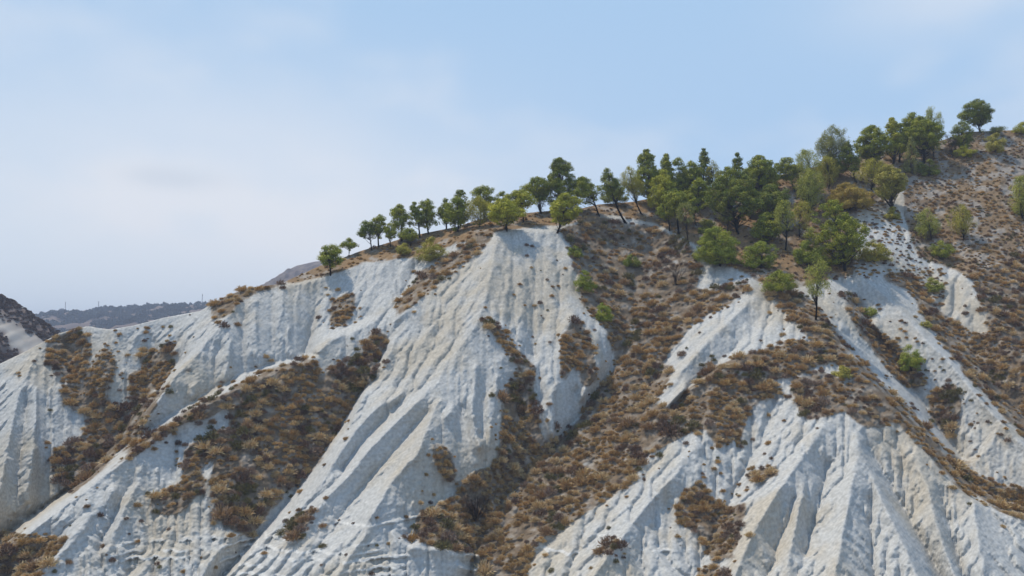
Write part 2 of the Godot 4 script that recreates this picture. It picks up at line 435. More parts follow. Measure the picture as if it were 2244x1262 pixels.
func build_hillside() -> void:
	relax(32.0, 60)
	relax(16.0, 60)
	relax(8.0, 40)
	relax(4.0, 14)
	for k in rel.size(): rel[k] *= 0.68
	for pass_ in 1:
		var o := rel.duplicate()
		for y in range(1, rel_h - 1):
			for x in range(1, rel_w - 1):
				var k := y * rel_w + x
				o[k] = (rel[k] * 2.0 + rel[k - 1] + rel[k + 1] + rel[k - rel_w] + rel[k + rel_w]) / 6.0
		rel = o
	print("relief solved ", Time.get_ticks_msec())
	# rills: water runs down the slope and cuts in where it gathers, broad flutes first, then fine cracks
	var n_big := noise(3, 0.045, 4)
	var n_mid := noise(5, 0.16, 3)
	var n_tiny := noise(6, 0.7, 2)
	var coarse := rills(2, PackedFloat32Array(), n_big, n_mid, n_tiny, [0.05, 0.07])
	coarse = rills(2, coarse, n_big, n_mid, n_tiny, [0.05, 0.05])
	var cut := rills(1, coarse, n_big, n_mid, n_tiny, [0.10, 0.02])
	print("rills cut ", Time.get_ticks_msec())
	# the full grid
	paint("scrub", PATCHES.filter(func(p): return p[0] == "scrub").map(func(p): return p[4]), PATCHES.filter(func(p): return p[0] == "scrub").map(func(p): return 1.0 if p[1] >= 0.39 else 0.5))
	paint("high", PATCHES.filter(func(p): return p[0] == "high").map(func(p): return p[4]), PATCHES.filter(func(p): return p[0] == "high").map(func(_p): return 1.0))
	paint("strata", STRATA, [1.0, 1.0, 1.0])
	print("outlines painted ", Time.get_ticks_msec())
	var rows := NV + NB
	pos.resize(NU * rows)
	nor.resize(NU * rows)
	var col := PackedColorArray(); col.resize(NU * rows)
	var n_clod := noise(7, 0.55, 3)
	var n_fine := noise(8, 1.7, 2)
	var n_edge := noise(9, 0.12, 4)
	var n_stain := noise(10, 0.05, 5)
	var n_layer := noise(11, 0.03, 2)
	var n_streak := noise(14, 0.25, 3)
	var beds := [12.2, 13.4, 14.1, 15.0, 15.7, 16.6, 18.5]
	for i in NU:
		var u := U0 + i * DU
		for j in NV:
			var q := grid_uv(i, j)
			var r := ray(q.x, q.y)
			var z := base_depth(q.x, q.y) - rel_at(q.x, q.y)
			var zs := z
			var p := r * z
			var e := n_edge.get_noise_3dv(p)
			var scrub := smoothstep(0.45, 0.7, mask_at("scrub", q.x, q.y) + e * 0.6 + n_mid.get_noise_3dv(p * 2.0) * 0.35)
			var high := smoothstep(0.3, 0.6, mask_at("high", q.x, q.y) + e * 0.3)
			z -= n_big.get_noise_3dv(p) * 0.75 + n_mid.get_noise_3dv(p) * 0.14
			var c := cut[j * NU + i]
			var bare := 1.0 - maxf(scrub, high)
			var quiet := clampf(float(j) / 14.0, 0.0, 1.0)
			z += (c - 0.45) * lerpf(0.4, 1.0, bare) * quiet
			z -= n_clod.get_noise_3dv(p) * lerpf(0.6, 0.11, bare) + n_fine.get_noise_3dv(p) * 0.09
			p = CAM + r * z
			# thin resistant beds that stand out of the clay low on the slope
			var st := mask_at("strata", q.x, q.y)
			var bed := 0.0
			if st > 0.02:
				var yb := p.y + n_layer.get_noise_3dv(p) * 0.7 - p.x * 0.012 + n_mid.get_noise_3dv(p) * 0.12
				for b: float in beds:
					var s := yb - b
					var on := smoothstep(-0.25, 0.05, n_stain.get_noise_3d(p.x * 1.3, b * 37.0, p.z * 1.3)) * st
					if s > 0.0 and s < 0.24: bed = maxf(bed, on)
					if s > -0.04 and s < 0.3: z = lerpf(z, minf(z - 0.06, zs + 0.3), on * 0.6)
					
				p = CAM + r * z
			var id := j * NU + i
			pos[id] = p
			# clay, stained clay, soil under scrub, dry grass
			var sn := n_stain.get_noise_3d(p.x, p.y * 0.5, p.z)
			var sk := n_streak.get_noise_3d(p.x, p.y * 0.15, p.z)
			var clay := Color(0.585, 0.585, 0.57).lerp(Color(0.56, 0.515, 0.44), clampf(sn * 2.2 + sk * 0.7 + 0.15, 0.0, 1.0))
			clay = clay.lerp(Color(0.74, 0.73, 0.70), bed * 0.9)
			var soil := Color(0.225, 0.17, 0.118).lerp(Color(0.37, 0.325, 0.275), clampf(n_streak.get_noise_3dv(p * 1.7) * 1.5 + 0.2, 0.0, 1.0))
			var grass := Color(0.30, 0.20, 0.11).lerp(Color(0.24, 0.175, 0.115), clampf(sn * 1.6 + sk + 0.25, 0.0, 1.0))
			if u > 1860.0: grass = Color(0.28, 0.20, 0.125).lerp(Color(0.23, 0.175, 0.125), clampf(sn * 1.6 + sk + 0.25, 0.0, 1.0))
			grass = grass.lerp(Color(0.40, 0.36, 0.32), clampf(smoothstep(0.05, 0.3, sk - e * 0.4 + (0.04 if u > 1860.0 else -0.15)), 0.0, 0.85))
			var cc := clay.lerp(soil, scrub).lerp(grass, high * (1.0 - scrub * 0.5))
			var f := 1.0 + n_clod.get_noise_3dv(p * 2.3) * 0.12
			col[id] = Color(cc.r * f, cc.g * f, cc.b * f)
	# behind the skyline the ground falls away again
	for i in NU:
		var top := pos[i]
		var prev := top
		for b in NB:
			var id := (NV + b) * NU + i
			var d := 1.2 * pow(1.45, b)
			prev = prev + Vector3(0, -d * clampf(0.06 + b * 0.06, 0.0, 0.62), -d)
			prev.y = maxf(prev.y, -1.0)
			pos[id] = prev + Vector3(0, n_mid.get_noise_3dv(prev) * 0.3, 0)
			col[id] = col[i]
	print("grid made ", Time.get_ticks_msec())
	# order of rows from the far foot over the skyline to the near foot
	var order := PackedInt32Array()
	for b in range(NB - 1, -1, -1): order.append(NV + b)
	for j in NV: order.append(j)
	for r in rows:
		var a := order[maxi(r - 1, 0)] * NU
		var b := order[mini(r + 1, rows - 1)] * NU
		var o := order[r] * NU
		for i in NU:
			var dx := pos[o + mini(i + 1, NU - 1)] - pos[o + maxi(i - 1, 0)]
			var dy := pos[b + i] - pos[a + i]
			nor[o + i] = dy.cross(dx).normalized()
	var idx := PackedInt32Array(); idx.resize((NU - 1) * (rows - 1) * 6)
	var t := 0
	for r in rows - 1:
		var a := order[r] * NU
		var b := order[r + 1] * NU
		for i in NU - 1:
			idx[t] = a + i; idx[t + 1] = a + i + 1; idx[t + 2] = b + i
			idx[t + 3] = a + i + 1; idx[t + 4] = b + i + 1; idx[t + 5] = b + i
			t += 6
	var arr := []
	arr.resize(Mesh.ARRAY_MAX)
	arr[Mesh.ARRAY_VERTEX] = pos
	arr[Mesh.ARRAY_NORMAL] = nor
	arr[Mesh.ARRAY_COLOR] = col
	arr[Mesh.ARRAY_INDEX] = idx
	var me := ArrayMesh.new()
	me.add_surface_from_arrays(Mesh.PRIMITIVE_TRIANGLES, arr)
	var o := obj("hillside", me, M.ground, self)
	tag(o, "eroded pale clay hillside of spurs, gullies and brown scrub", "hillside", "", "structure")

func surf(u: float, v: float) -> Vector3:
	var i := clampf((u - U0) / DU, 0.0, NU - 1.001)
	var s := sky_at(u).x
	var j := clampf((v - s) / (V1 - 4.0 - s) * (NV - 1), 0.0, NV - 1.001)
	var k := int(j) * NU + int(i)
	var fx := i - int(i)
	var fy := j - int(j)
	return pos[k].lerp(pos[k + 1], fx).lerp(pos[k + NU].lerp(pos[k + NU + 1], fx), fy)

func slope_at(u: float, v: float) -> Vector3:
	var i := clampi(int((u - U0) / DU), 3, NU - 4)
	var s := sky_at(u).x
	var j := clampi(int((v - s) / (V1 - 4.0 - s) * (NV - 1)), 3, NV - 4)
	var n := Vector3.ZERO
	for a in [-3, 0, 3]:
		for b in [-3, 0, 3]: n += nor[(j + a) * NU + i + b]
	return n.normalized()

# ---------------------------------------------------------------- materials
var M := {}

func noise_image(s: int, freq: float, oct: int, size := 512) -> Image:
	var n := noise(s, freq, oct)
	return n.get_seamless_image(size, size)

func tinted(lo: float, img: Image) -> ImageTexture:      # grey grain between lo and 1
	var w := img.get_width()
	var d := img.get_data()
	for i in d.size(): d[i] = int(255.0 * lo + d[i] * (1.0 - lo))
	return ImageTexture.create_from_image(Image.create_from_data(w, w, false, Image.FORMAT_L8, d))

func make_materials() -> void:
	var g := StandardMaterial3D.new()
	g.vertex_color_use_as_albedo = true
	g.roughness = 0.95
	g.metallic_specular = 0.2
	g.uv1_triplanar = true
	g.uv1_world_triplanar = true
	g.uv1_scale = Vector3.ONE * 0.11
	g.albedo_texture = tinted(0.74, noise_image(21, 0.03, 5))
	var bump := noise_image(22, 0.025, 5)
	bump.convert(Image.FORMAT_RGBA8)
	bump.bump_map_to_normal_map(5.0)
	g.normal_enabled = true
	g.normal_texture = ImageTexture.create_from_image(bump)
	g.normal_scale = 0.65
	M.ground = g
	var leaf := StandardMaterial3D.new()
	leaf.vertex_color_use_as_albedo = true
	leaf.roughness = 0.7
	leaf.metallic_specular = 0.3
	leaf.cull_mode = BaseMaterial3D.CULL_DISABLED
	leaf.backlight_enabled = true
	leaf.backlight = Color(0.5, 0.55, 0.22)
	M.leaf = leaf
	var straw := StandardMaterial3D.new()
	straw.vertex_color_use_as_albedo = true
	straw.roughness = 0.9
	straw.metallic_specular = 0.15
	straw.cull_mode = BaseMaterial3D.CULL_DISABLED
	straw.backlight_enabled = true
	straw.backlight = Color(0.55, 0.45, 0.3)
	M.straw = straw
	var bark := StandardMaterial3D.new()
	bark.albedo_color = Color(0.075, 0.055, 0.045).linear_to_srgb()
	bark.roughness = 0.95
	M.bark = bark
	var grey := StandardMaterial3D.new()
	grey.albedo_color = Color(0.2, 0.165, 0.155).linear_to_srgb()
	grey.roughness = 0.95
	M.twig = grey
	var far := StandardMaterial3D.new()
	far.vertex_color_use_as_albedo = true
	far.roughness = 1.0
	far.metallic_specular = 0.1
	M.far = far
	var mast := StandardMaterial3D.new()
	mast.albedo_color = Color(0.3, 0.3, 0.32)
	mast.roughness = 0.6
	M.mast = mast
	var plaster := StandardMaterial3D.new()
	plaster.albedo_color = Color(0.75, 0.7, 0.66)
	plaster.roughness = 0.9
	M.plaster = plaster
	var tile := StandardMaterial3D.new()
	tile.albedo_color = Color(0.55, 0.4, 0.33)
	tile.roughness = 0.9
	M.tile = tile

# ---------------------------------------------------------------- mesh collecting
class Soup:
	var v := PackedVector3Array()
	var n := PackedVector3Array()
	var c := PackedColorArray()
	func tri(a: Vector3, b: Vector3, d: Vector3, k: Color) -> void:
		var m := (d - a).cross(b - a).normalized()
		v.append(a); v.append(b); v.append(d)
		n.append(m); n.append(m); n.append(m)
		c.append(k); c.append(k); c.append(k)
	func tube(pts: Array, rad: Array, sides: int, k: Color) -> void:
		var rings := []
		for i in pts.size():
			var d: Vector3 = pts[mini(i + 1, pts.size() - 1)] - pts[maxi(i - 1, 0)]
			d = d.normalized()
			var x := d.cross(Vector3(0.3, 0.2, 1).normalized()).normalized()
			var y := d.cross(x)
			var ring := []
			for s in sides:
				var a := TAU * s / sides
				ring.append([pts[i] + (x * cos(a) + y * sin(a)) * rad[i], x * cos(a) + y * sin(a)])
			rings.append(ring)
		for i in rings.size() - 1:
			for s in sides:
				var a: Array = rings[i][s]
				var b: Array = rings[i][(s + 1) % sides]
				var d: Array = rings[i + 1][s]
				var e: Array = rings[i + 1][(s + 1) % sides]
				for q: Array in [a, b, d, b, e, d]:
					v.append(q[0]); n.append(q[1]); c.append(k)
	func mesh() -> ArrayMesh:
		var arr := []
		arr.resize(Mesh.ARRAY_MAX)
		arr[Mesh.ARRAY_VERTEX] = v
		arr[Mesh.ARRAY_NORMAL] = n
		arr[Mesh.ARRAY_COLOR] = c
		var m := ArrayMesh.new()
		m.add_surface_from_arrays(Mesh.PRIMITIVE_TRIANGLES, arr)
		return m

# ---------------------------------------------------------------- trees
# foliage colours are real leaf colours (linear)
var LEAF := {
	"pine": Color(0.231, 0.270, 0.030), "dark": Color(0.169, 0.213, 0.030), "light": Color(0.356, 0.363, 0.038),
	"bright": Color(0.235, 0.290, 0.038), "gum": Color(0.310, 0.332, 0.068), "olive": Color(0.361, 0.324, 0.057),
	"yellow": Color(0.363, 0.324, 0.068), "rust": Color(0.419, 0.292, 0.067), "grey": Color(0.252, 0.267, 0.081)}

var leaf_count := 0

func crown_width(shape: String, t: float) -> float:      # half width of the crown at height t of it
	match shape:
		"cone": return clampf(pow(1.0 - t, 0.62) * 1.12 * smoothstep(-0.12, 0.2, t) + 0.09 * sin(t * 17.0), 0.14, 1.0)
		"dome": return clampf(sqrt(maxf(0.0, 1.0 - pow(maxf(t - 0.25, 0.0) / 0.75, 2.2))) * smoothstep(-0.15, 0.25, t), 0.08, 1.0)
		"egg": return clampf(pow(maxf(0.0, sin(PI * clampf(t * 0.9 + 0.08, 0, 1))), 0.6), 0.08, 1.0)
		"column": return clampf(pow(maxf(0.0, sin(PI * clampf(t * 0.92 + 0.05, 0, 1))), 0.45), 0.1, 1.0)
		"bush": return clampf(sqrt(maxf(0.0, 1.0 - pow(t, 2.4))), 0.1, 1.0)
	return 1.0

func plant(called: String, spec: Array, sd: int) -> void:
	# spec: base column, base row, crown left, crown right, top row, crown bottom row, shape, leaf, label, category, group
	var rng := RandomNumberGenerator.new()
	rng.seed = sd * 7919 + 13
	var foot := surf(spec[0], spec[1])
	var s: float = (CAM.z - foot.z) / FPX
	var h: float = (spec[1] - spec[4]) * s
	var yb: float = maxf((spec[1] - spec[5]) * s, -0.4)
	var cx: float = ((spec[2] + spec[3]) * 0.5 - spec[0]) * s
	var rx: float = (spec[3] - spec[2]) * 0.71 * s
	var shape: String = spec[6]
	var tone: Color = LEAF[spec[7]]
	var airy: bool = spec[7] in ["gum", "grey", "rust", "olive"] and shape != "bush"
	var root := thing(called, foot - Vector3(0, 0.1, 0), spec[8], spec[9], spec[10])
	var ch := h - yb
	# clumps of foliage
	var clumps := []
	var cr := clampf(rx * 0.29, 0.24, 0.8)
	if airy: cr *= 0.8
	var want := int(clampf(rx * rx * ch / (cr * cr * cr) * (0.69 if not airy else 0.6), 12, 290))
	# a crown is made of a leading lobe and a few lower ones of uneven height and width
	var lobes := [[0.0, 0.0, 1.0 if shape in ["cone", "column"] or rx < 1.1 else 0.72, 0.0, 1.0]]
	if rx >= 1.1 and not shape in ["cone", "column"]:
		var turn := rng.randf() * TAU
		for k in rng.randi_range(3, 5):
			var a := turn + TAU * k / 4.3 + rng.randf_range(-0.4, 0.4)
			var w := rng.randf_range(0.38, 0.6)
			lobes.append([cos(a) * (1.0 - w), sin(a) * (1.0 - w), w, rng.randf_range(0.0, 0.28), rng.randf_range(0.55, 0.9)])
	for k in want:
		var lobe: Array = lobes[0] if rng.randf() < 0.42 else lobes[rng.randi() % lobes.size()]
		var t := pow(rng.randf(), 0.9 if shape != "bush" else 1.5)
		var w := crown_width(shape, t)
		var a := rng.randf() * TAU
		var d := sqrt(rng.randf_range(0.18, 1.0))
		var r := cr * rng.randf_range(0.5, 1.4) * lerpf(0.6, 1.0, w)
		var reach: float = maxf(rx * lobe[2] * w - r * 0.5, 0.02) * d
		var ty := lerpf(lobe[3], lobe[4], t)
		var y := lerpf(yb + r * 0.55, h - r * 0.15, ty)
		clumps.append([Vector3(cx * lerpf(0.75, 1.1, ty) + lobe[0] * rx + cos(a) * reach * rng.randf_range(0.8, 1.15), y, lobe[1] * rx * 0.9 + sin(a) * reach * 0.9), r, rng.randf()])
	# a crown is uneven: some limbs are missing, one or two reach out
	var gap := Vector3(rng.randf_range(-1, 1), rng.randf_range(-0.3, 0.6), rng.randf_range(-1, 1)).normalized()
	clumps = clumps.filter(func(q): return ((q[0] - Vector3(cx, yb + ch * 0.5, 0)) / Vector3(rx, ch * 0.5, rx)).dot(gap) < 0.68)
	# trunk and limbs
	var wood := Soup.new()
	var tr := clampf(h * 0.026, 0.05, 0.26) * (0.7 if airy else 1.0)
	var bend := rng.randf_range(-0.06, 0.06) * h
	var spine := []
	var radii := []
	var top_t := 0.86
	for k in 8:
		var t := float(k) / 7.0
		spine.append(Vector3(cx * pow(t, 0.9) * (1.0 if t < 0.7 else 1.0) + sin(t * PI) * bend, t * h * top_t - 0.25 * (1.0 - t), sin(t * 5.0 + sd) * 0.04 * h * t))
		radii.append(tr * lerpf(1.25 if k == 0 else 1.0, 0.22, t))
	var wk := Color(1, 1, 1)
	wood.tube(spine, radii, 6, wk)
	var limb_n := 0
	for q: Array in clumps:
		limb_n += 1
		if clumps.size() > 40 and limb_n % 3 != 0: continue
		var p: Vector3 = q[0]
		var t := clampf((p.y - 0.18 * ch) / (h * top_t) - 0.08, 0.12, 0.95)
		var fi := t * 7.0
		var b: Vector3 = spine[int(fi)].lerp(spine[mini(int(fi) + 1, 7)], fi - int(fi))
		var mid := b.lerp(p, 0.55) + Vector3(0, -0.08 * b.distance_to(p), 0)
		var lr := tr * lerpf(0.42, 0.2, t)
		wood.tube([b, mid, p], [lr, lr * 0.65, lr * 0.25], 4, wk)
	# leaves: small sprays turned outwards on every clump
	var leaves := Soup.new()
	var size := 0.22 if not airy else 0.18
	if shape == "bush": size = 0.15
	for q: Array in clumps:
		var p: Vector3 = q[0]
		var r: float = q[1]
		var sprays := int(clampf(r * r / (size * size) * (9.0 if not airy else 4.5), 10, 200))
		var kt := tone * lerpf(0.82, 1.22, q[2])
		kt = kt.lerp(Color(kt.g * 1.25, kt.g * 1.02, kt.b * 0.8), q[2] * 0.45)
		for z in sprays:
			var d := Vector3(rng.randfn(), rng.randfn(), rng.randfn()).normalized()
			var rad := r * pow(rng.randf(), 0.35)
			var c := p + Vector3(d.x, d.y * (0.68 if not airy else 1.1), d.z) * rad
			var face := (d + Vector3(0, 0.7, 0) + Vector3(rng.randfn(), rng.randfn(), rng.randfn()) * 0.42).normalized()
			var grow := face.cross(Vector3(rng.randfn(), rng.randfn(), rng.randfn())).normalized()
			if airy: grow = (Vector3(d.x, -0.9, d.z) * 0.8 + Vector3(rng.randfn(), rng.randfn(), rng.randfn()) * 0.4).normalized()
			var side := grow.cross(face).normalized()
			var l := size * rng.randf_range(0.7, 1.5)
			var wd := size * rng.randf_range(0.22, 0.42) * (0.8 if airy else 1.0)
			var f := rng.randf_range(0.75, 1.25)
			var kc := Color(kt.r * f, kt.g * f, kt.b * f)
			var a := c - grow * l * 0.45
			var e := c + grow * l * 0.75
			var m := c + grow * l * 0.1
			leaves.tri(a, m + side * wd, e, kc)
			leaves.tri(a, e, m - side * wd, kc)
	obj("trunk", wood.mesh(), M.bark if spec[7] != "grey" else M.twig, root)
	leaf_count += leaves.v.size() / 3
	obj("crown", leaves.mesh(), M.leaf, root)

func bare_shrub(called: String, u: float, v: float, w: float, hpx: float, sd: int, label: String, dense := 9) -> void:
	var rng := RandomNumberGenerator.new()
	rng.seed = sd
	var foot := surf(u, v)
	var s: float = -foot.z / FPX
	var h := hpx * s
	var rx := w * 0.5 * s
	var root := thing(called, foot - Vector3(0, 0.1, 0), label, "shrub")
	var wood := Soup.new()
	var twigs := Soup.new()
	for k in dense:
		var a := TAU * (k + rng.randf() * 0.6) / dense
		var out := rng.randf_range(0.25, 0.8)
		var tip := Vector3(cos(a) * rx * out, h * rng.randf_range(0.6, 0.85), sin(a) * rx * out * 0.8)
		var mid := tip * 0.5 + Vector3(rng.randfn(), rng.randfn(), rng.randfn()) * 0.06 * h
		wood.tube([Vector3.ZERO, mid, tip], [0.055, 0.04, 0.018], 4, Color.WHITE)
		for j in 14:
			var b := mid.lerp(tip, rng.randf()) if rng.randf() < 0.75 else mid * rng.randf()
			var d := (Vector3(cos(a), 0.5, sin(a)) + Vector3(rng.randfn(), rng.randfn(), rng.randfn()) * 0.8).normalized()
			var e := b + d * rx * rng.randf_range(0.25, 0.6)
			e = Vector3(clampf(e.x, -rx, rx), clampf(e.y, 0.0, h), clampf(e.z, -rx, rx))
			twigs.tube([b, e], [0.02, 0.006], 3, Color.WHITE)
			for i in 5:
				var f := b.lerp(e, rng.randf_range(0.3, 1.0))
				twigs.tube([f, f + (d + Vector3(rng.randfn(), rng.randfn(), rng.randfn()) * 0.9).normalized() * rx * rng.randf_range(0.1, 0.28)], [0.011, 0.004], 3, Color.WHITE)
	obj("stem", wood.mesh(), M.bark, root)
	obj("twigs", twigs.mesh(), M.twig, root)

# ---------------------------------------------------------------- tussocks and low shrubs
func tussock_mesh(sd: int) -> ArrayMesh:
	var rng := RandomNumberGenerator.new()
	rng.seed = sd
	var s := Soup.new()
	for k in 300:
		var d := Vector3(rng.randfn(), absf(rng.randfn()) * 0.8, rng.randfn()).normalized()
		var p0 := d * Vector3(1, 0.8, 1) * rng.randf_range(0.1, 0.68) + Vector3(0, -0.1, 0)
		var d0 := (d * 0.75 + Vector3(0, 0.65, 0) + Vector3(rng.randfn(), rng.randfn(), rng.randfn()) * 0.32).normalized()
		var l := rng.randf_range(0.32, 0.62)
		var p1 := p0 + d0 * l * 0.6
		var p2 := p1 + (d0 + Vector3(d.x, -0.7, d.z) * 0.6) * l * 0.42
		var w := d0.cross(Vector3(rng.randfn(), rng.randfn(), rng.randfn())).normalized() * rng.randf_range(0.02, 0.045)
		var f := rng.randf_range(0.65, 1.35)
		var k1 := Color(f, f * rng.randf_range(0.92, 1.04), f * rng.randf_range(0.8, 1.1))
		s.tri(p0 - w, p1 - w, p0 + w, k1)
		s.tri(p0 + w, p1 - w, p1 + w, k1)
		s.tri(p1 - w, p2, p1 + w, k1)
	return s.mesh()

func scrub_mesh(sd: int) -> ArrayMesh:
	var rng := RandomNumberGenerator.new()
	rng.seed = sd
	var s := Soup.new()
	for k in 260:
		var d := Vector3(rng.randfn(), absf(rng.randfn()) * 0.9, rng.randfn()).normalized()
		var r := pow(rng.randf(), 0.4) * rng.randf_range(0.7, 1.05)
		var c := d * r * Vector3(1, 0.85, 1)
		var g := (d + Vector3(0, 0.4, 0) + Vector3(rng.randfn(), rng.randfn(), rng.randfn()) * 0.6).normalized()
		var w := g.cross(Vector3(rng.randfn(), rng.randfn(), rng.randfn())).normalized() * rng.randf_range(0.03, 0.07)
		var l := rng.randf_range(0.15, 0.32)
		var f := rng.randf_range(0.6, 1.4)
		var k1 := Color(f, f * rng.randf_range(0.93, 1.05), f * rng.randf_range(0.9, 1.1))
		s.tri(c - g * l * 0.5, c + w, c + g * l, k1)
		s.tri(c - g * l * 0.5, c + g * l, c - w, k1)
	for k in 12:
		var d := Vector3(rng.randfn(), absf(rng.randfn()) + 0.4, rng.randfn()).normalized()
		s.tube([Vector3(0, -0.2, 0), d * 0.85], [0.03, 0.012], 3, Color(0.8, 0.8, 0.8))
	return s.mesh()

var STRAW := [Color(0.53, 0.385, 0.20), Color(0.45, 0.315, 0.16), Color(0.59, 0.465, 0.28), Color(0.38, 0.27, 0.165)]
var SCRUB := [Color(0.25, 0.17, 0.115), Color(0.29, 0.22, 0.175), Color(0.19, 0.13, 0.098), Color(0.18, 0.165, 0.075)]

func grow_scrub() -> void:
	var rng := RandomNumberGenerator.new()
	rng.seed = 4242
	var n_kind := noise(31, 0.09, 3)
	var tus := []
	var scr := []
	var cells := {}
	for pi in PATCHES.size():
		var p: Array = PATCHES[pi]
		var pg := poly(p[4])
		var lo := pg[0]
		var hi := pg[0]
		for q in pg:
			lo = lo.min(q)
			hi = hi.max(q)
		var area := (hi.x - lo.x) * (hi.y - lo.y)
		var tries := int(area / 28.0 * p[1])
		for k in tries:
			var u := rng.randf_range(lo.x, hi.x) + rng.randfn() * 4.0
			var v := rng.randf_range(lo.y, hi.y) + rng.randfn() * 4.0
			if not Geometry2D.is_point_in_polygon(Vector2(u, v), pg): continue
			var stray: bool = p[0] == "scrub" and rng.randf() < 0.15
			if stray:
				u += rng.randfn() * 20.0
				v += rng.randfn() * 20.0
			if v < sky_at(u).x + 1.5: continue
			var foot := surf(u, v)
			var nk := n_kind.get_noise_3dv(foot)
			# bare gaps inside the scrub
			if p[0] == "scrub" and n_kind.get_noise_3dv(foot * 1.9 + Vector3(90, 0, 0)) > 0.27: continue
			var is_t: bool = rng.randf() + nk * 0.9 < p[2] + 0.12
			var sz := rng.randf_range(0.6, 1.25) * (1.0 + 0.35 * rng.randf() * rng.randf())
			sz *= clampf(1.0 + nk * 1.1, 0.6, 1.3)
			if stray: sz *= 0.55
			if rng.randf() < 0.3: sz *= 0.5
			if p[0] == "sparse": sz = rng.randf_range(0.25, 0.6)
			if p[0] == "high": sz = rng.randf_range(0.22, 0.62)
			if not is_t: sz *= rng.randf_range(0.6, 1.0)
			# clumps keep their distance from one another
			var px := sz * FPX / -foot.z
			var cu := int(u / 24.0)
			var cv := int(v / 24.0)
			var crowded := false
			for a in [-1, 0, 1]:
				for c in [-1, 0, 1]:
					for o: Vector3 in cells.get(Vector2i(cu + a, cv + c), []):
						if Vector2(o.x - u, (o.y - v) * 1.25).length() < (px + o.z) * 0.48: crowded = true
			if crowded: continue
			var key := Vector2i(cu, cv)
			if not cells.has(key): cells[key] = []
			cells[key].append(Vector3(u, v, px))
			var n := slope_at(u, v)
			var upw := (Vector3.UP + n * 0.35).normalized()
			var b := Basis(Quaternion(Vector3.UP, upw)) * Basis(Vector3.UP, rng.randf() * TAU)
			b = b.scaled(Vector3(sz, sz * rng.randf_range(0.85, 1.25), sz))
			var shade := rng.randf_range(0.8, 1.2)
			var ci := rng.randi() % 4
			if rng.randf() < 0.5: ci = clampi(int((nk + 0.5) * 4.0), 0, 3)
			(tus if is_t else scr).append([Transform3D(b, foot), sz / -foot.z, pi, ci, shade, rng.randi() % 5])
	print("tussocks ", tus.size(), " shrubs ", scr.size())
	put_all("grass_tussock", "tawny dry grass tussock ", "tussock", "tawny tussocks ", "dry_grass_cover", "tawny dry grass tussocks covering the gullies and crests", "dry grass", tus, STRAW, 0)
	put_all("dry_shrub", "low brown leafless shrub ", "shrub", "brown shrubs ", "dry_shrub_cover", "low brown dry shrubs covering the gullies and crests", "dry scrub", scr, SCRUB, 1)

func put_all(called: String, lab: String, cat: String, grp: String, rest_name: String, rest_label: String, rest_cat: String, all: Array, tones: Array, kind: int) -> void:
	var meshes := []
	for k in 5: meshes.append(tussock_mesh(100 + k) if kind == 0 else scrub_mesh(200 + k))
	var mats := []
	for t: Color in tones:
		var m: StandardMaterial3D = M.straw.duplicate()
		m.albedo_color = t.linear_to_srgb()
		mats.append(m)
	all.sort_custom(func(a, b): return a[1] > b[1])
	var inside := func(q: Array) -> bool:
		var d: Vector3 = q[0].origin - CAM
		return absf(d.x / d.z) < 0.58 and q[0].origin.y > 11.0
	var n := 0
	var rest := []
	for q: Array in all:
		if n < 300 and inside.call(q):
			n += 1
			var o := MeshInstance3D.new()
			o.name = numbered(called)
			o.mesh = meshes[q[5]]
			o.material_override = mats[q[3]]
			add_child(o)
			o.transform = q[0]
			tag(o, lab + PATCHES[q[2]][3], cat, grp + PATCHES[q[2]][3])
		else:
			rest.append(q)
	var cover := Node3D.new()
	cover.name = rest_name
	add_child(cover)
	tag(cover, rest_label, rest_cat, "", "stuff")
	for k in 5:
		var mine := rest.filter(func(q): return q[5] == k)
		var mm := MultiMesh.new()
		mm.transform_format = MultiMesh.TRANSFORM_3D
		mm.use_colors = true
		mm.mesh = meshes[k]
		mm.instance_count = mine.size()
		for i in mine.size():
			var q: Array = mine[i]
			mm.set_instance_transform(i, q[0])
			var t: Color = tones[q[3]]
			mm.set_instance_color(i, Color(t.r * q[4], t.g * q[4], t.b * q[4]))
		var mi := MultiMeshInstance3D.new()
		mi.name = "tufts"
		mi.multimesh = mm
		mi.material_override = M.straw
		cover.add_child(mi, true)
		tag(mi, "", "", "", "stuff")

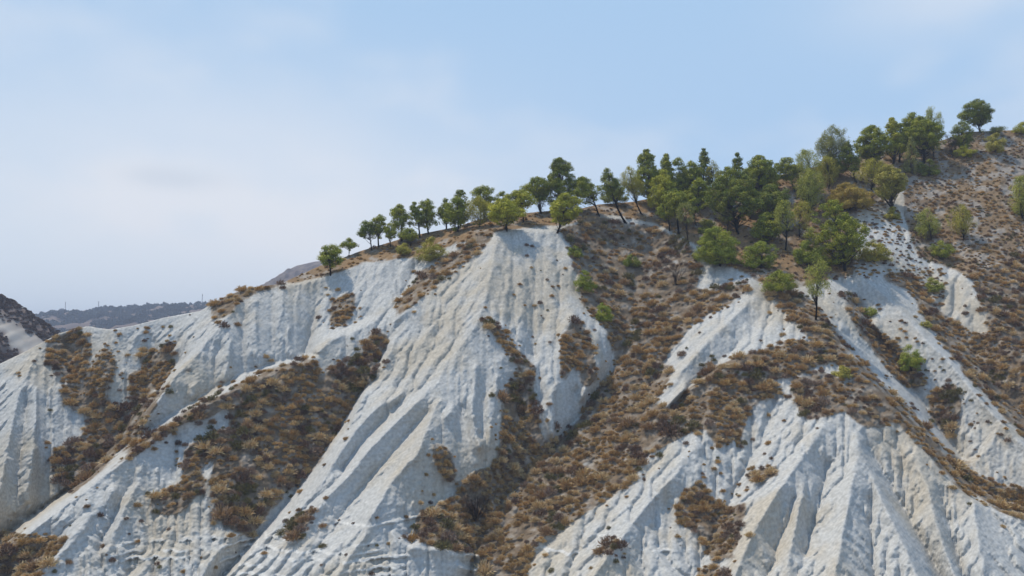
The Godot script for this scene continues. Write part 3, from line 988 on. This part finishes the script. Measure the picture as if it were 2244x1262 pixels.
# ---------------------------------------------------------------- hills behind
func far_hill(called: String, line: Array, z0: float, deep: float, drop: float, sd: int, lbl: String, paint_fn: Callable, bump: float) -> void:
	# a ridge whose top follows the outline at depth z0 and whose near side comes down towards the camera
	var n1 := noise(sd, 6.0 / deep, 4)
	var n2 := noise(sd + 1, 22.0 / deep, 3)
	var nu := 220
	var rows := 70
	var v := PackedVector3Array(); v.resize(nu * rows)
	var c := PackedColorArray(); c.resize(nu * rows)
	var u_a: float = line[0][0]
	var u_b: float = line[-1][0]
	for i in nu:
		var u := lerpf(u_a, u_b, float(i) / (nu - 1))
		var row := 0.0
		for k in range(1, line.size()):
			if u <= line[k][0] + 0.01:
				row = lerpf(line[k - 1][1], line[k][1], (u - line[k - 1][0]) / (line[k][0] - line[k - 1][0]))
				break
		var top := at(u, row, z0)
		for j in rows:
			var t := (float(j) / (rows - 1)) * 1.3 - 0.3      # the first rows lie behind the crest
			var p := Vector3(top.x, top.y, top.z)
			if t < 0.0:
				p.z += t * deep
				p.y += t * drop * 0.9
			else:
				p.z += t * deep
				p.y -= drop * (t * 0.75 + t * t * 0.25)
			var w := clampf(absf(t) * 5.0, 0.0, 1.0)
			p.y += w * n1.get_noise_3dv(p) * bump * 0.5 + w * n2.get_noise_3dv(p) * bump * 0.16
			p.z += w * n1.get_noise_3d(p.x, p.y * 0.3, 40.0) * bump * 1.2
			v[j * nu + i] = p
			c[j * nu + i] = paint_fn.call(p, n1, n2)
	var n := PackedVector3Array(); n.resize(nu * rows)
	for j in rows:
		for i in nu:
			var dx := v[j * nu + mini(i + 1, nu - 1)] - v[j * nu + maxi(i - 1, 0)]
			var dy := v[mini(j + 1, rows - 1) * nu + i] - v[maxi(j - 1, 0) * nu + i]
			n[j * nu + i] = dy.cross(dx).normalized()
	var idx := PackedInt32Array()
	for j in rows - 1:
		for i in nu - 1:
			var a := j * nu + i
			idx.append_array(PackedInt32Array([a, a + 1, a + nu, a + 1, a + nu + 1, a + nu]))
	var arr := []
	arr.resize(Mesh.ARRAY_MAX)
	arr[Mesh.ARRAY_VERTEX] = v
	arr[Mesh.ARRAY_NORMAL] = n
	arr[Mesh.ARRAY_COLOR] = c
	arr[Mesh.ARRAY_INDEX] = idx
	var me := ArrayMesh.new()
	me.add_surface_from_arrays(Mesh.PRIMITIVE_TRIANGLES, arr)
	var o := obj(called, me, M.far, self)
	tag(o, lbl, "hill", "", "structure")
	far_surf[lbl] = [v, nu, rows]

var far_surf := {}

func far_cover(called: String, hill: String, count: int, size: float, lo_j: int, sd: int, lbl: String, cat: String, tone: Color, keep: Callable) -> void:
	var rng := RandomNumberGenerator.new()
	rng.seed = sd
	var s := Soup.new()
	for k in 90:
		var d := Vector3(rng.randfn(), absf(rng.randfn()) * 0.9, rng.randfn()).normalized()
		var c := d * pow(rng.randf(), 0.3) * Vector3(1, 0.9, 1)
		var g := (d + Vector3(rng.randfn(), rng.randfn(), rng.randfn()) * 0.6).normalized()
		var w := g.cross(Vector3(rng.randfn(), rng.randfn(), rng.randfn())).normalized() * 0.2
		var f := rng.randf_range(0.7, 1.3)
		s.tri(c - g * 0.25, c + w, c + g * 0.3, Color(f, f, f))
		s.tri(c - g * 0.25, c + g * 0.3, c - w, Color(f, f, f))
	var f: Array = far_surf[hill]
	var v: PackedVector3Array = f[0]
	var spots := []
	for k in count:
		var i := rng.randi_range(0, f[1] - 2)
		var j := rng.randi_range(lo_j, f[2] - 2)
		var p := v[j * f[1] + i].lerp(v[j * f[1] + i + 1], rng.randf()).lerp(v[(j + 1) * f[1] + i], rng.randf())
		if keep.call(p): spots.append(p)
	var mm := MultiMesh.new()
	mm.transform_format = MultiMesh.TRANSFORM_3D
	mm.use_colors = true
	mm.mesh = s.mesh()
	mm.instance_count = spots.size()
	for i in spots.size():
		var z := size * rng.randf_range(0.45, 1.25)
		mm.set_instance_transform(i, Transform3D(Basis(Vector3.UP, rng.randf() * TAU).scaled(Vector3(z, z * rng.randf_range(0.7, 1.2), z)), spots[i]))
		var q := rng.randf_range(0.7, 1.35)
		mm.set_instance_color(i, Color(tone.r * q, tone.g * q, tone.b * q))
	var mi := MultiMeshInstance3D.new()
	mi.name = called
	mi.multimesh = mm
	mi.material_override = M.straw
	add_child(mi)
	tag(mi, lbl, cat, "", "stuff")

func far_things() -> void:
	var nn := noise(61, 0.035, 4)
	var n_streak := noise(63, 0.05, 4)
	var brown := func(p: Vector3) -> float:      # 1 where scrub covers the clay: along the crest, in the hollows
		var band := smoothstep(20.0, 9.0, p.z + 330.0 + n_streak.get_noise_3dv(p) * 10.0)
		var hollow := smoothstep(-0.02, 0.1, n_streak.get_noise_3d(p.x + p.y * 0.8, p.y * 0.35, p.z * 0.6 + 50.0))
		return maxf(band, hollow)
	var side := "scrubby clay hill with pale streaks beyond the left gully"
	far_hill("side_hill", [[-420, 560], [-200, 590], [-60, 625], [0, 645], [30, 660], [60, 681], [100, 708], [140, 734], [180, 752], [240, 772]], 330.0, 130.0, 75.0, 50, side,
		func(p, n1, n2): return Color(0.40, 0.375, 0.345).lerp(Color(0.165, 0.13, 0.115), brown.call(p)), 9.0)
	far_cover("hill_scrub", side, 16000, 0.75, 15, 51, "dark scrub on the streaked hill at the left edge", "scrub", Color(0.135, 0.10, 0.085), func(p): return brown.call(p) > 0.5)
	far_hill("wooded_hill", [[-300, 742], [20, 735], [70, 712], [100, 697], [140, 683], [175, 683], [200, 678], [300, 676], [400, 670], [450, 665], [480, 661], [700, 655]], 1500.0, 420.0, 75.0, 70, "distant low wooded hill with masts on its top",
		func(p, n1, n2): return Color(0.16, 0.12, 0.10).lerp(Color(0.22, 0.17, 0.14), clampf(n2.get_noise_3dv(p) * 2.0, 0.0, 1.0)), 22.0)
	far_cover("far_wood", "distant low wooded hill with masts on its top", 5200, 6.5, 15, 71, "dark trees covering the distant low hill", "wood", Color(0.055, 0.062, 0.05), func(p): return noise(62, 0.01, 3).get_noise_3dv(p) > -0.06)
	far_hill("bare_hill", [[430, 700], [520, 662], [590, 617], [620, 597], [650, 582], [690, 573], [740, 568], [820, 560], [950, 560]], 800.0, 260.0, 90.0, 80, "bare violet hill behind the left end of the plateau",
		func(p, n1, n2): return Color(0.125, 0.11, 0.115).lerp(Color(0.19, 0.165, 0.16), clampf(n2.get_noise_3dv(p) * 2.0 + 0.3, 0.0, 1.0)), 18.0)
	# masts on the distant hill
	for a: Array in [[143, 684, 661, "thin mast at the left end of the distant wooded hill"], [216, 680, 660, "thin mast near the middle of the distant wooded hill"], [443, 668, 645, "thin mast beside the dark trees on the skyline"]]:
		var foot := at(a[0], a[1], 1500.0)
		var hgt: float = (a[1] - a[2]) * 1500.0 / FPX
		var m := thing("radio_mast", foot, a[3], "mast")
		var s := Soup.new()
		for k in 3:
			var o := Vector3(cos(TAU * k / 3.0), 0, sin(TAU * k / 3.0))
			s.tube([o * 0.75, Vector3(0, hgt, 0) + o * 0.22], [0.16, 0.1], 4, Color.WHITE)
			for j in 7:
				var t := j / 7.0
				var o2 := Vector3(cos(TAU * (k + 1) / 3.0), 0, sin(TAU * (k + 1) / 3.0))
				s.tube([o * lerpf(0.75, 0.22, t) + Vector3(0, hgt * t, 0), o2 * lerpf(0.75, 0.22, t + 0.14) + Vector3(0, hgt * (t + 0.14), 0)], [0.07, 0.07], 3, Color.WHITE)
		obj("lattice", s.mesh(), M.mast, m)
		var an := Soup.new()
		for k in 3: an.tube([Vector3(0.5 * cos(k * 2.1), hgt * 0.84, 0.5 * sin(k * 2.1)), Vector3(0.5 * cos(k * 2.1), hgt * 0.98, 0.5 * sin(k * 2.1))], [0.18, 0.18], 5, Color.WHITE)
		obj("antenna", an.mesh(), M.mast, m)
	# the small house among the far trees
	var hs := thing("farmhouse", at(366, 676, 1488.0), "tiny pale house among trees on the distant hill", "house")
	var wall := BoxMesh.new()
	wall.size = Vector3(12, 5, 8)
	obj("wall", wall, M.plaster, hs).position = Vector3(0, 1.5, 0)
	var roof := PrismMesh.new()
	roof.size = Vector3(13, 3, 9)
	obj("roof", roof, M.tile, hs).position = Vector3(0, 5.5, 0)
	for x in [-3.5, 0.0, 3.5]:
		var w := BoxMesh.new()
		w.size = Vector3(1.1, 1.5, 0.12)
		obj("window", w, M.mast, hs).position = Vector3(x, 2.2, 4.05)

# ---------------------------------------------------------------- sky
func sky_colour(d: Vector3, n: FastNoiseLite) -> Color:
	var el := rad_to_deg(asin(clampf(d.y, -1, 1)))
	var az := rad_to_deg(atan2(d.x, -d.z))
	var t := clampf(el / 38.0, 0.0, 1.0)
	var c := Color(0.45, 0.62, 0.85).lerp(Color(0.36, 0.555, 0.80), pow(t, 0.8))
	c = c.lerp(Color(0.20, 0.36, 0.66), smoothstep(30.0, 85.0, el))
	# milky air over the left of the view, thinning to the right
	var left := smoothstep(22.0, -26.0, az) * smoothstep(190.0, 60.0, absf(az + 40.0))
	c = c.lerp(Color(0.69, 0.775, 0.865), 0.85 * left * smoothstep(24.0, 3.0, el))
	c = c.lerp(Color(0.69, 0.775, 0.85), 0.6 * smoothstep(12.0, -2.0, el))
	# thin clouds
	var f := n.get_noise_3d(d.x * 2.2, d.y * 5.0, d.z * 2.2)
	var f2 := n.get_noise_3d(d.x * 7.0 + 9.0, d.y * 15.0, d.z * 7.0)
	var bank := exp(-pow((az + 18.0) / 13.5, 2) - pow((el - 9.0) / 6.0, 2))
	var bank2 := exp(-pow((az + 23.0) / 7.0, 2) - pow((el - 9.0) / 2.0, 2))
	var wisp := exp(-pow((az - 28.0) / 8.0, 2) - pow((el - 21.0 - (az - 28.0) * 0.12) / 2.6, 2))
	var cl := bank * (0.95 + f * 0.6 + f2 * 0.25) + bank2 * (0.35 + f2 * 0.9) + wisp * (0.42 + f * 0.6)
	cl += smoothstep(0.05, 0.5, f + f2 * 0.3) * 0.30 * smoothstep(0.0, 12.0, el) * smoothstep(85.0, 40.0, el)
	c = c.lerp(Color(0.765, 0.80, 0.865), clampf(cl, 0.0, 0.95))
	# a grey belly in the bank
	var belly := exp(-pow((az + 21.3) / 3.0, 2) - pow((el - 10.4) / 0.65, 2)) * (0.7 + f2 * 1.2)
	c = c.lerp(Color(0.55, 0.63, 0.74), clampf(belly * 0.55, 0.0, 0.5))
	return c

func make_sky() -> Sky:
	var w := 1024
	var h := 512
	var img := Image.create(w, h, false, Image.FORMAT_RGBF)
	var n := noise(77, 0.8, 5)
	for y in h:
		var el := PI * 0.5 - PI * (y + 0.5) / h
		for x in w:
			var a := TAU * (x + 0.5) / w
			var d := Vector3(sin(a) * cos(el), sin(el), -cos(a) * cos(el))
			img.set_pixel(x, y, sky_colour(d, n) if el > -0.12 else Color(0.30, 0.30, 0.29))
	var p := PanoramaSkyMaterial.new()
	p.panorama = ImageTexture.create_from_image(img)
	var s := Sky.new()
	s.sky_material = p
	return s

# ---------------------------------------------------------------- the trees of the photograph
var TREES := [
	["pine_tree", 725, 602, 697, 752, 530, 588, "dome", "pine", "round pine at the plateau's low end above the pale slope", "tree", ""],
	["pine_tree", 765, 556, 747, 782, 518, 546, "dome", "pine", "small leaning pine just behind the plateau's lowest pine", "tree", ""],
	["pine_tree", 815, 548, 781, 824, 483, 524, "dome", "dark", "first tall-stemmed pine of the skyline row, crown leaning downhill", "tree", ""],
	["pine_tree", 830, 540, 812, 850, 466, 522, "egg", "pine", "pine with slanting stems inside the skyline row", "tree", ""],
	["pine_tree", 856, 545, 838, 868, 486, 525, "egg", "pine", "slim thin-stemmed pine in a gap of the skyline row", "tree", ""],
	["pine_tree", 880, 528, 853, 896, 446, 508, "egg", "pine", "broad pine of the skyline row behind the small front pine", "tree", ""],
	["pine_tree", 921, 521, 890, 927, 441, 500, "cone", "dark", "dark pointed pine in the middle of the skyline clump", "tree", ""],
	["pine_tree", 940, 512, 913, 958, 434, 502, "egg", "pine", "tallest pine of the skyline clump with several trunks below", "tree", ""],
	["pine_tree", 900, 538, 874, 920, 497, 528, "dome", "pine", "small pine standing in front of the skyline clump", "tree", ""],
	["pine_tree", 978, 498, 961, 992, 429, 488, "egg", "dark", "dark ragged pine on the downhill edge of the plateau grove", "tree", ""],
	["pine_tree", 1003, 508, 974, 1026, 430, 506, "egg", "pine", "dense pine clothed to the ground near the plateau lip", "tree", ""],
	["pine_tree", 1010, 492, 996, 1020, 411, 470, "column", "dark", "thin dark pine top rising behind the dense pine", "tree", ""],
	["pine_tree", 1050, 497, 1020, 1078, 428, 492, "dome", "olive", "olive brown pine between the dense pine and the corner pine", "tree", ""],
	["pine_tree", 1062, 478, 1036, 1086, 404, 460, "egg", "pine", "green pine top behind the olive brown pine", "tree", ""],
	["pine_tree", 1111, 507, 1066, 1142, 433, 494, "dome", "light", "yellow-green pine on the plateau corner above the great cone", "tree", ""],
	["pine_tree", 1147, 489, 1110, 1172, 413, 462, "dome", "light", "flat-topped light pine leaning behind the corner pine", "tree", ""],
	["pine_tree", 1100, 474, 1082, 1122, 418, 462, "dome", "pine", "low green pine crown behind the plateau corner", "tree", ""],
	["pine_tree", 1186, 468, 1148, 1208, 385, 436, "egg", "pine", "pine with bare grey lower branches beside the great dark pine", "tree", ""],
	["pine_tree", 1230, 466, 1192, 1269, 336, 452, "cone", "dark", "great dark pointed pine above the plateau corner", "tree", ""],
	["pine_tree", 1220, 510, 1207, 1272, 421, 494, "dome", "light", "yellow-topped pine at the plateau lip below the great dark pine", "tree", ""],
	["pine_tree", 1314, 474, 1250, 1309, 385, 448, "dome", "pine", "pine leaning strongly downhill on the bowl's rim", "tree", ""],
	["pine_tree", 1372, 487, 1312, 1356, 367, 436, "egg", "dark", "slender pine with long curved trunk over the bowl", "tree", ""],
	["pine_tree", 1408, 470, 1358, 1404, 362, 436, "egg", "olive", "olive pine with pale straight trunk above the bowl", "tree", ""],
	["pine_tree", 1345, 448, 1320, 1375, 408, 445, "bush", "pine", "low pine growth behind the slender curved pine", "tree", ""],
	["pine_tree", 1424, 446, 1388, 1448, 325, 430, "cone", "pine", "tall pointed pine behind the olive pine", "tree", ""],
	["pine_tree", 1458, 478, 1426, 1487, 370, 470, "egg", "light", "tall light green pine left of the trio over the bowl", "tree", ""],
	["pine_tree", 1468, 506, 1438, 1482, 438, 482, "dome", "pine", "lowest pine of the trio over the bowl", "tree", ""],
	["pine_tree", 1488, 514, 1462, 1514, 408, 470, "dome", "pine", "middle pine of the trio over the bowl", "tree", ""],
	["pine_tree", 1525, 493, 1496, 1534, 422, 470, "dome", "pine", "uphill pine of the trio over the bowl", "tree", ""],
	["pine_tree", 1509, 533, 1486, 1520, 442, 488, "column", "grey", "thin grey half-bare tree among the trio over the bowl", "tree", ""],
	["pine_tree", 1460, 438, 1440, 1482, 335, 425, "cone", "pine", "back-row pine behind the light green pine", "tree", ""],
	["pine_tree", 1487, 436, 1462, 1512, 343, 425, "egg", "pine", "broad back-row pine between two pointed ones", "tree", ""],
	["pine_tree", 1515, 440, 1490, 1540, 350, 428, "dome", "pine", "rounded back-row pine left of the pointed skyline top", "tree", ""],
	["pine_tree", 1546, 436, 1526, 1562, 322, 420, "cone", "dark", "pointed pine that tops the skyline of the main grove", "tree", ""],
	["pine_tree", 1535, 462, 1505, 1560, 388, 450, "egg", "pine", "dim green pine filling the grove's middle", "tree", ""],
	["pine_tree", 1564, 440, 1546, 1578, 350, 432, "column", "olive", "narrow olive tree beside the pointed skyline pine", "tree", ""],
	["pine_tree", 1618, 512, 1554, 1662, 368, 484, "dome", "dark", "big spreading dark pine with thick black trunk", "tree", ""],
	["pine_tree", 1616, 420, 1600, 1634, 333, 410, "cone", "dark", "pointed pine top behind the big spreading pine", "tree", ""],
	["pine_tree", 1590, 425, 1572, 1612, 362, 418, "egg", "pine", "low pine top between two pointed skyline pines", "tree", ""],
	["pine_tree", 1672, 428, 1628, 1704, 338, 422, "dome", "pine", "big round pine on the skyline uphill of the spreading pine", "tree", ""],
	["pine_tree", 1742, 420, 1698, 1752, 340, 396, "dome", "pine", "pine with leaning trunk next to the pale feathery tree", "tree", ""],
	["pine_tree", 1695, 484, 1650, 1728, 402, 480, "dome", "dark", "dark low-branched pine on the slope below the round pine", "tree", ""],
	["pine_tree", 1640, 470, 1628, 1652, 428, 458, "dome", "pine", "small pine under the edge of the spreading pine", "tree", ""],
	["pine_tree", 1592, 505, 1578, 1616, 448, 490, "dome", "grey", "small greyish pine before the big black trunk", "tree", ""],
	["pine_bush", 1545, 512, 1524, 1567, 477, 512, "bush", "dark", "dark rounded bush left of the small greyish pine", "bush", ""],
	["pine_bush", 1578, 582, 1526, 1622, 494, 580, "bush", "bright", "large bright green bush at the slope edge above the white spur", "bush", ""],
	["pine_tree", 1682, 534, 1650, 1712, 465, 530, "dome", "pine", "low round pine on the slope above the lime green bush", "tree", ""],
	["pine_bush", 1666, 588, 1634, 1702, 528, 587, "bush", "bright", "lime green bush on the lip of the white spur", "bush", ""],
	["pine_tree", 1852, 592, 1768, 1890, 436, 586, "egg", "pine", "largest dense pine standing low on the slope above the slabs", "tree", ""],
	["pine_bush", 1768, 580, 1738, 1806, 524, 578, "bush", "bright", "green bush nestled against the largest pine", "bush", ""],
	["pine_bush", 1710, 642, 1674, 1742, 592, 640, "bush", "pine", "dark green bush with yellow top beside the bare earth", "bush", ""],
	["gum_tree", 1787, 700, 1772, 1818, 566, 650, "column", "gum", "thin pale-stemmed tree leaning below the largest pine", "tree", ""],
	["gum_tree", 1753, 520, 1738, 1776, 440, 500, "column", "olive", "slim sparse tree left of the largest pine", "tree", ""],
	["gum_tree", 1720, 552, 1702, 1738, 436, 505, "column", "gum", "slim greyish tree above the green nestled bush", "tree", ""],
	["gum_tree", 1776, 430, 1740, 1798, 326, 424, "column", "gum", "tall feathery pale tree in the middle of the slope", "tree", ""],
	["gum_tree", 1772, 468, 1744, 1802, 368, 464, "egg", "gum", "feathery tree just below the tall feathery one", "tree", ""],
	["gum_tree", 1816, 412, 1794, 1834, 342, 404, "column", "olive", "olive feathery tree below the tall sparse pine", "tree", ""],
	["pine_tree", 1828, 395, 1796, 1858, 271, 352, "egg", "grey", "tall sparse see-through pine on the skyline", "tree", ""],
	["pine_tree", 1818, 392, 1796, 1848, 336, 388, "dome", "bright", "green pine crown at the foot of the sparse pine", "tree", ""],
	["pine_tree", 1876, 400, 1836, 1882, 308, 378, "cone", "dark", "dark leaning pine right of the tall sparse pine", "tree", ""],
	["gum_tree", 1911, 443, 1880, 1938, 345, 404, "dome", "olive", "young yellow-green tree with bare stem above the white patch", "tree", ""],
	["pine_tree", 1926, 372, 1875, 1948, 272, 352, "dome", "pine", "wide pine at the downhill end of the summit grove", "tree", ""],
	["gum_tree", 1957, 465, 1914, 1982, 358, 440, "egg", "yellow", "leaning yellow-olive tree above the white patch", "tree", ""],
	["pine_bush", 1858, 462, 1808, 1902, 400, 460, "bush", "rust", "rust-brown leafy thicket behind the largest pine", "bush", ""],
	["pine_tree", 1956, 362, 1934, 1980, 254, 340, "cone", "light", "light-topped pine inside the summit grove", "tree", ""],
	["pine_tree", 1970, 355, 1948, 2000, 268, 335, "dome", "pine", "dark-stemmed pine inside the summit grove", "tree", ""],
	["pine_tree", 2024, 357, 1984, 2062, 252, 330, "dome", "pine", "widest pine of the summit grove with layered crown", "tree", ""],
	["pine_tree", 2002, 335, 1980, 2024, 236, 310, "egg", "pine", "highest pine top of the summit grove", "tree", ""],
	["gum_tree", 2046, 330, 2031, 2064, 224, 320, "column", "gum", "tall pale feathery tree behind the summit grove", "tree", ""],
	["pine_tree", 2000, 382, 1981, 2016, 298, 380, "cone", "grey", "conical grey-green tree in front of the summit grove", "tree", ""],
	["gum_tree", 2046, 349, 2019, 2058, 284, 332, "dome", "olive", "small olive tree with twin stems in the summit grove", "tree", ""],
	["pine_bush", 2035, 386, 2014, 2058, 348, 385, "bush", "dark", "dark bush below the summit grove", "bush", ""],
	["pine_tree", 2106, 336, 2092, 2128, 264, 330, "column", "dark", "narrow dark pine between the grove and the lone pine", "tree", ""],
	["pine_bush", 2110, 345, 2088, 2132, 318, 345, "bush", "light", "low yellow-green bush at the narrow pine's foot", "bush", ""],
	["pine_tree", 2149, 290, 2111, 2176, 215, 276, "dome", "dark", "lone dark pine on the bare summit", "tree", ""],
	["pine_bush", 2172, 293, 2152, 2198, 278, 293, "bush", "grey", "low grey bush beside the lone summit pine", "bush", ""],
	["pine_bush", 2180, 334, 2158, 2206, 290, 334, "bush", "yellow", "yellow-green bush on the bare slope below the summit", "bush", ""],
	["pine_bush", 2238, 294, 2218, 2262, 266, 294, "bush", "light", "green bush on the skyline beyond the summit", "bush", ""],
	["gum_tree", 2112, 526, 2084, 2132, 446, 516, "egg", "olive", "brown-green tree on the brown slope below the summit", "tree", ""],
	["gum_tree", 2042, 528, 2008, 2058, 456, 522, "egg", "gum", "green feathery tree above the mottled clay strip", "tree", ""],
	["pine_bush", 2060, 566, 2040, 2086, 522, 565, "bush", "pine", "green bush under the feathery slope trees", "bush", ""],
	["gum_tree", 2242, 482, 2210, 2270, 384, 470, "egg", "gum", "feathery green tree on the brown slope at its far end", "tree", ""],
	["pine_bush", 1281, 640, 1262, 1302, 590, 640, "bush", "bright", "upright green bush on the edge of the brown bowl", "bush", ""],
	["pine_bush", 1322, 704, 1304, 1340, 658, 704, "bush", "bright", "green bush at the bowl's lower end above the white rib", "bush", ""],
	["pine_bush", 1258, 566, 1244, 1274, 537, 566, "bush", "pine", "small dim green bush under the plateau lip", "bush", ""],
	["pine_bush", 1384, 584, 1364, 1404, 557, 584, "bush", "dark", "dark low bush in the middle of the brown bowl", "bush", ""],
	["pine_bush", 1915, 574, 1884, 1946, 524, 574, "bush", "olive", "olive brown bush right of the largest pine", "bush", ""],
	["pine_bush", 1998, 812, 1970, 2018, 756, 812, "bush", "bright", "green bush on the narrow rib between white slabs", "bush", ""],
	["pine_bush", 1845, 828, 1828, 1866, 800, 828, "bush", "yellow", "yellow bush on the knob of the forked cone", "bush", ""],
	["pine_bush", 944, 572, 914, 976, 519, 571, "bush", "yellow", "round yellow-green bush above the pale slope", "bush", ""],
	["pine_bush", 880, 558, 864, 902, 530, 558, "bush", "yellow", "small yellow bush left of the round yellow-green one", "bush", ""],
	["pine_bush", 1955, 480, 1940, 1972, 452, 480, "bush", "olive", "small olive bush under the leaning yellow tree", "bush", ""],
	["pine_bush", 1908, 692, 1890, 1926, 672, 692, "bush", "pine", "small green bush beside the first white slab", "bush", ""],
	["pine_bush", 2030, 718, 2016, 2042, 700, 718, "bush", "yellow", "small yellow bush on the crest of the long white slab", "bush", ""],
	["pine_bush", 2046, 640, 2028, 2060, 606, 640, "bush", "gum", "pale green bush in the scrub under the slope trees", "bush", ""],
]

func _ready() -> void:
	pitch = atan((HORIZON - PH * 0.5) / FPX)
	fwd = Vector3(0, sin(pitch), -cos(pitch))
	upv = Vector3(0, cos(pitch), sin(pitch))
	var cam := Camera3D.new()
	cam.name = "camera"
	cam.position = CAM
	cam.rotation.x = pitch
	cam.fov = rad_to_deg(2.0 * atan(PH * 0.5 / FPX))
	cam.near = 0.5
	cam.far = 9000.0
	add_child(cam)
	cam.current = true
	var env := Environment.new()
	env.background_mode = Environment.BG_SKY
	env.sky = make_sky()
	env.tonemap_mode = Environment.TONE_MAPPER_LINEAR
	env.tonemap_exposure = 1.06
	env.sdfgi_enabled = true
	env.ssao_enabled = true
	env.ssil_enabled = true
	env.fog_enabled = true
	env.fog_density = 0.00034
	env.fog_light_color = Color(0.80, 0.85, 0.95)
	var we := WorldEnvironment.new()
	we.name = "environment"
	we.environment = env
	add_child(we)
	var sun := DirectionalLight3D.new()
	sun.name = "sun"
	add_child(sun)
	var to_sun := Vector3(-0.36, 0.89, -0.25).normalized()
	sun.look_at_from_position(Vector3.ZERO, -to_sun, Vector3(0, 0, 1))
	sun.light_energy = 1.22
	sun.light_angular_distance = 0.6
	sun.light_color = Color(1.0, 0.955, 0.88)
	sun.shadow_enabled = true
	print("sky ", Time.get_ticks_msec())
	make_materials()
	build_hillside()
	var gp := PlaneMesh.new()
	gp.size = Vector2(5200, 5200)
	var gm := StandardMaterial3D.new()
	gm.albedo_color = Color(0.24, 0.205, 0.15).linear_to_srgb()
	gm.roughness = 1.0
	var go := obj("ground", gp, gm, self)
	tag(go, "dry valley floor below the clay hillside", "ground", "", "structure")
	far_things()
	print("far ", Time.get_ticks_msec())
	grow_scrub()
	print("scrub ", Time.get_ticks_msec())
	for k in TREES.size():
		var t: Array = TREES[k]
		plant(t[0], t.slice(1), k + 1)
	bare_shrub("bare_shrub", 1482, 625, 76, 66, 5, "leafless grey shrub standing in the brown bowl")
	bare_shrub("bare_shrub", 1042, 1142, 84, 70, 6, "large leafless purple-brown shrub in the low valley scrub", 15)
	bare_shrub("bare_shrub", 1183, 463, 42, 46, 7, "leafless grey shrub between pines on the plateau rim", 11)
	bare_shrub("bare_shrub", 2085, 342, 34, 62, 8, "bare pinkish shrub beside the narrow pine near the summit", 10)
	print("leaf triangles ", leaf_count)
	print("done ", Time.get_ticks_msec())
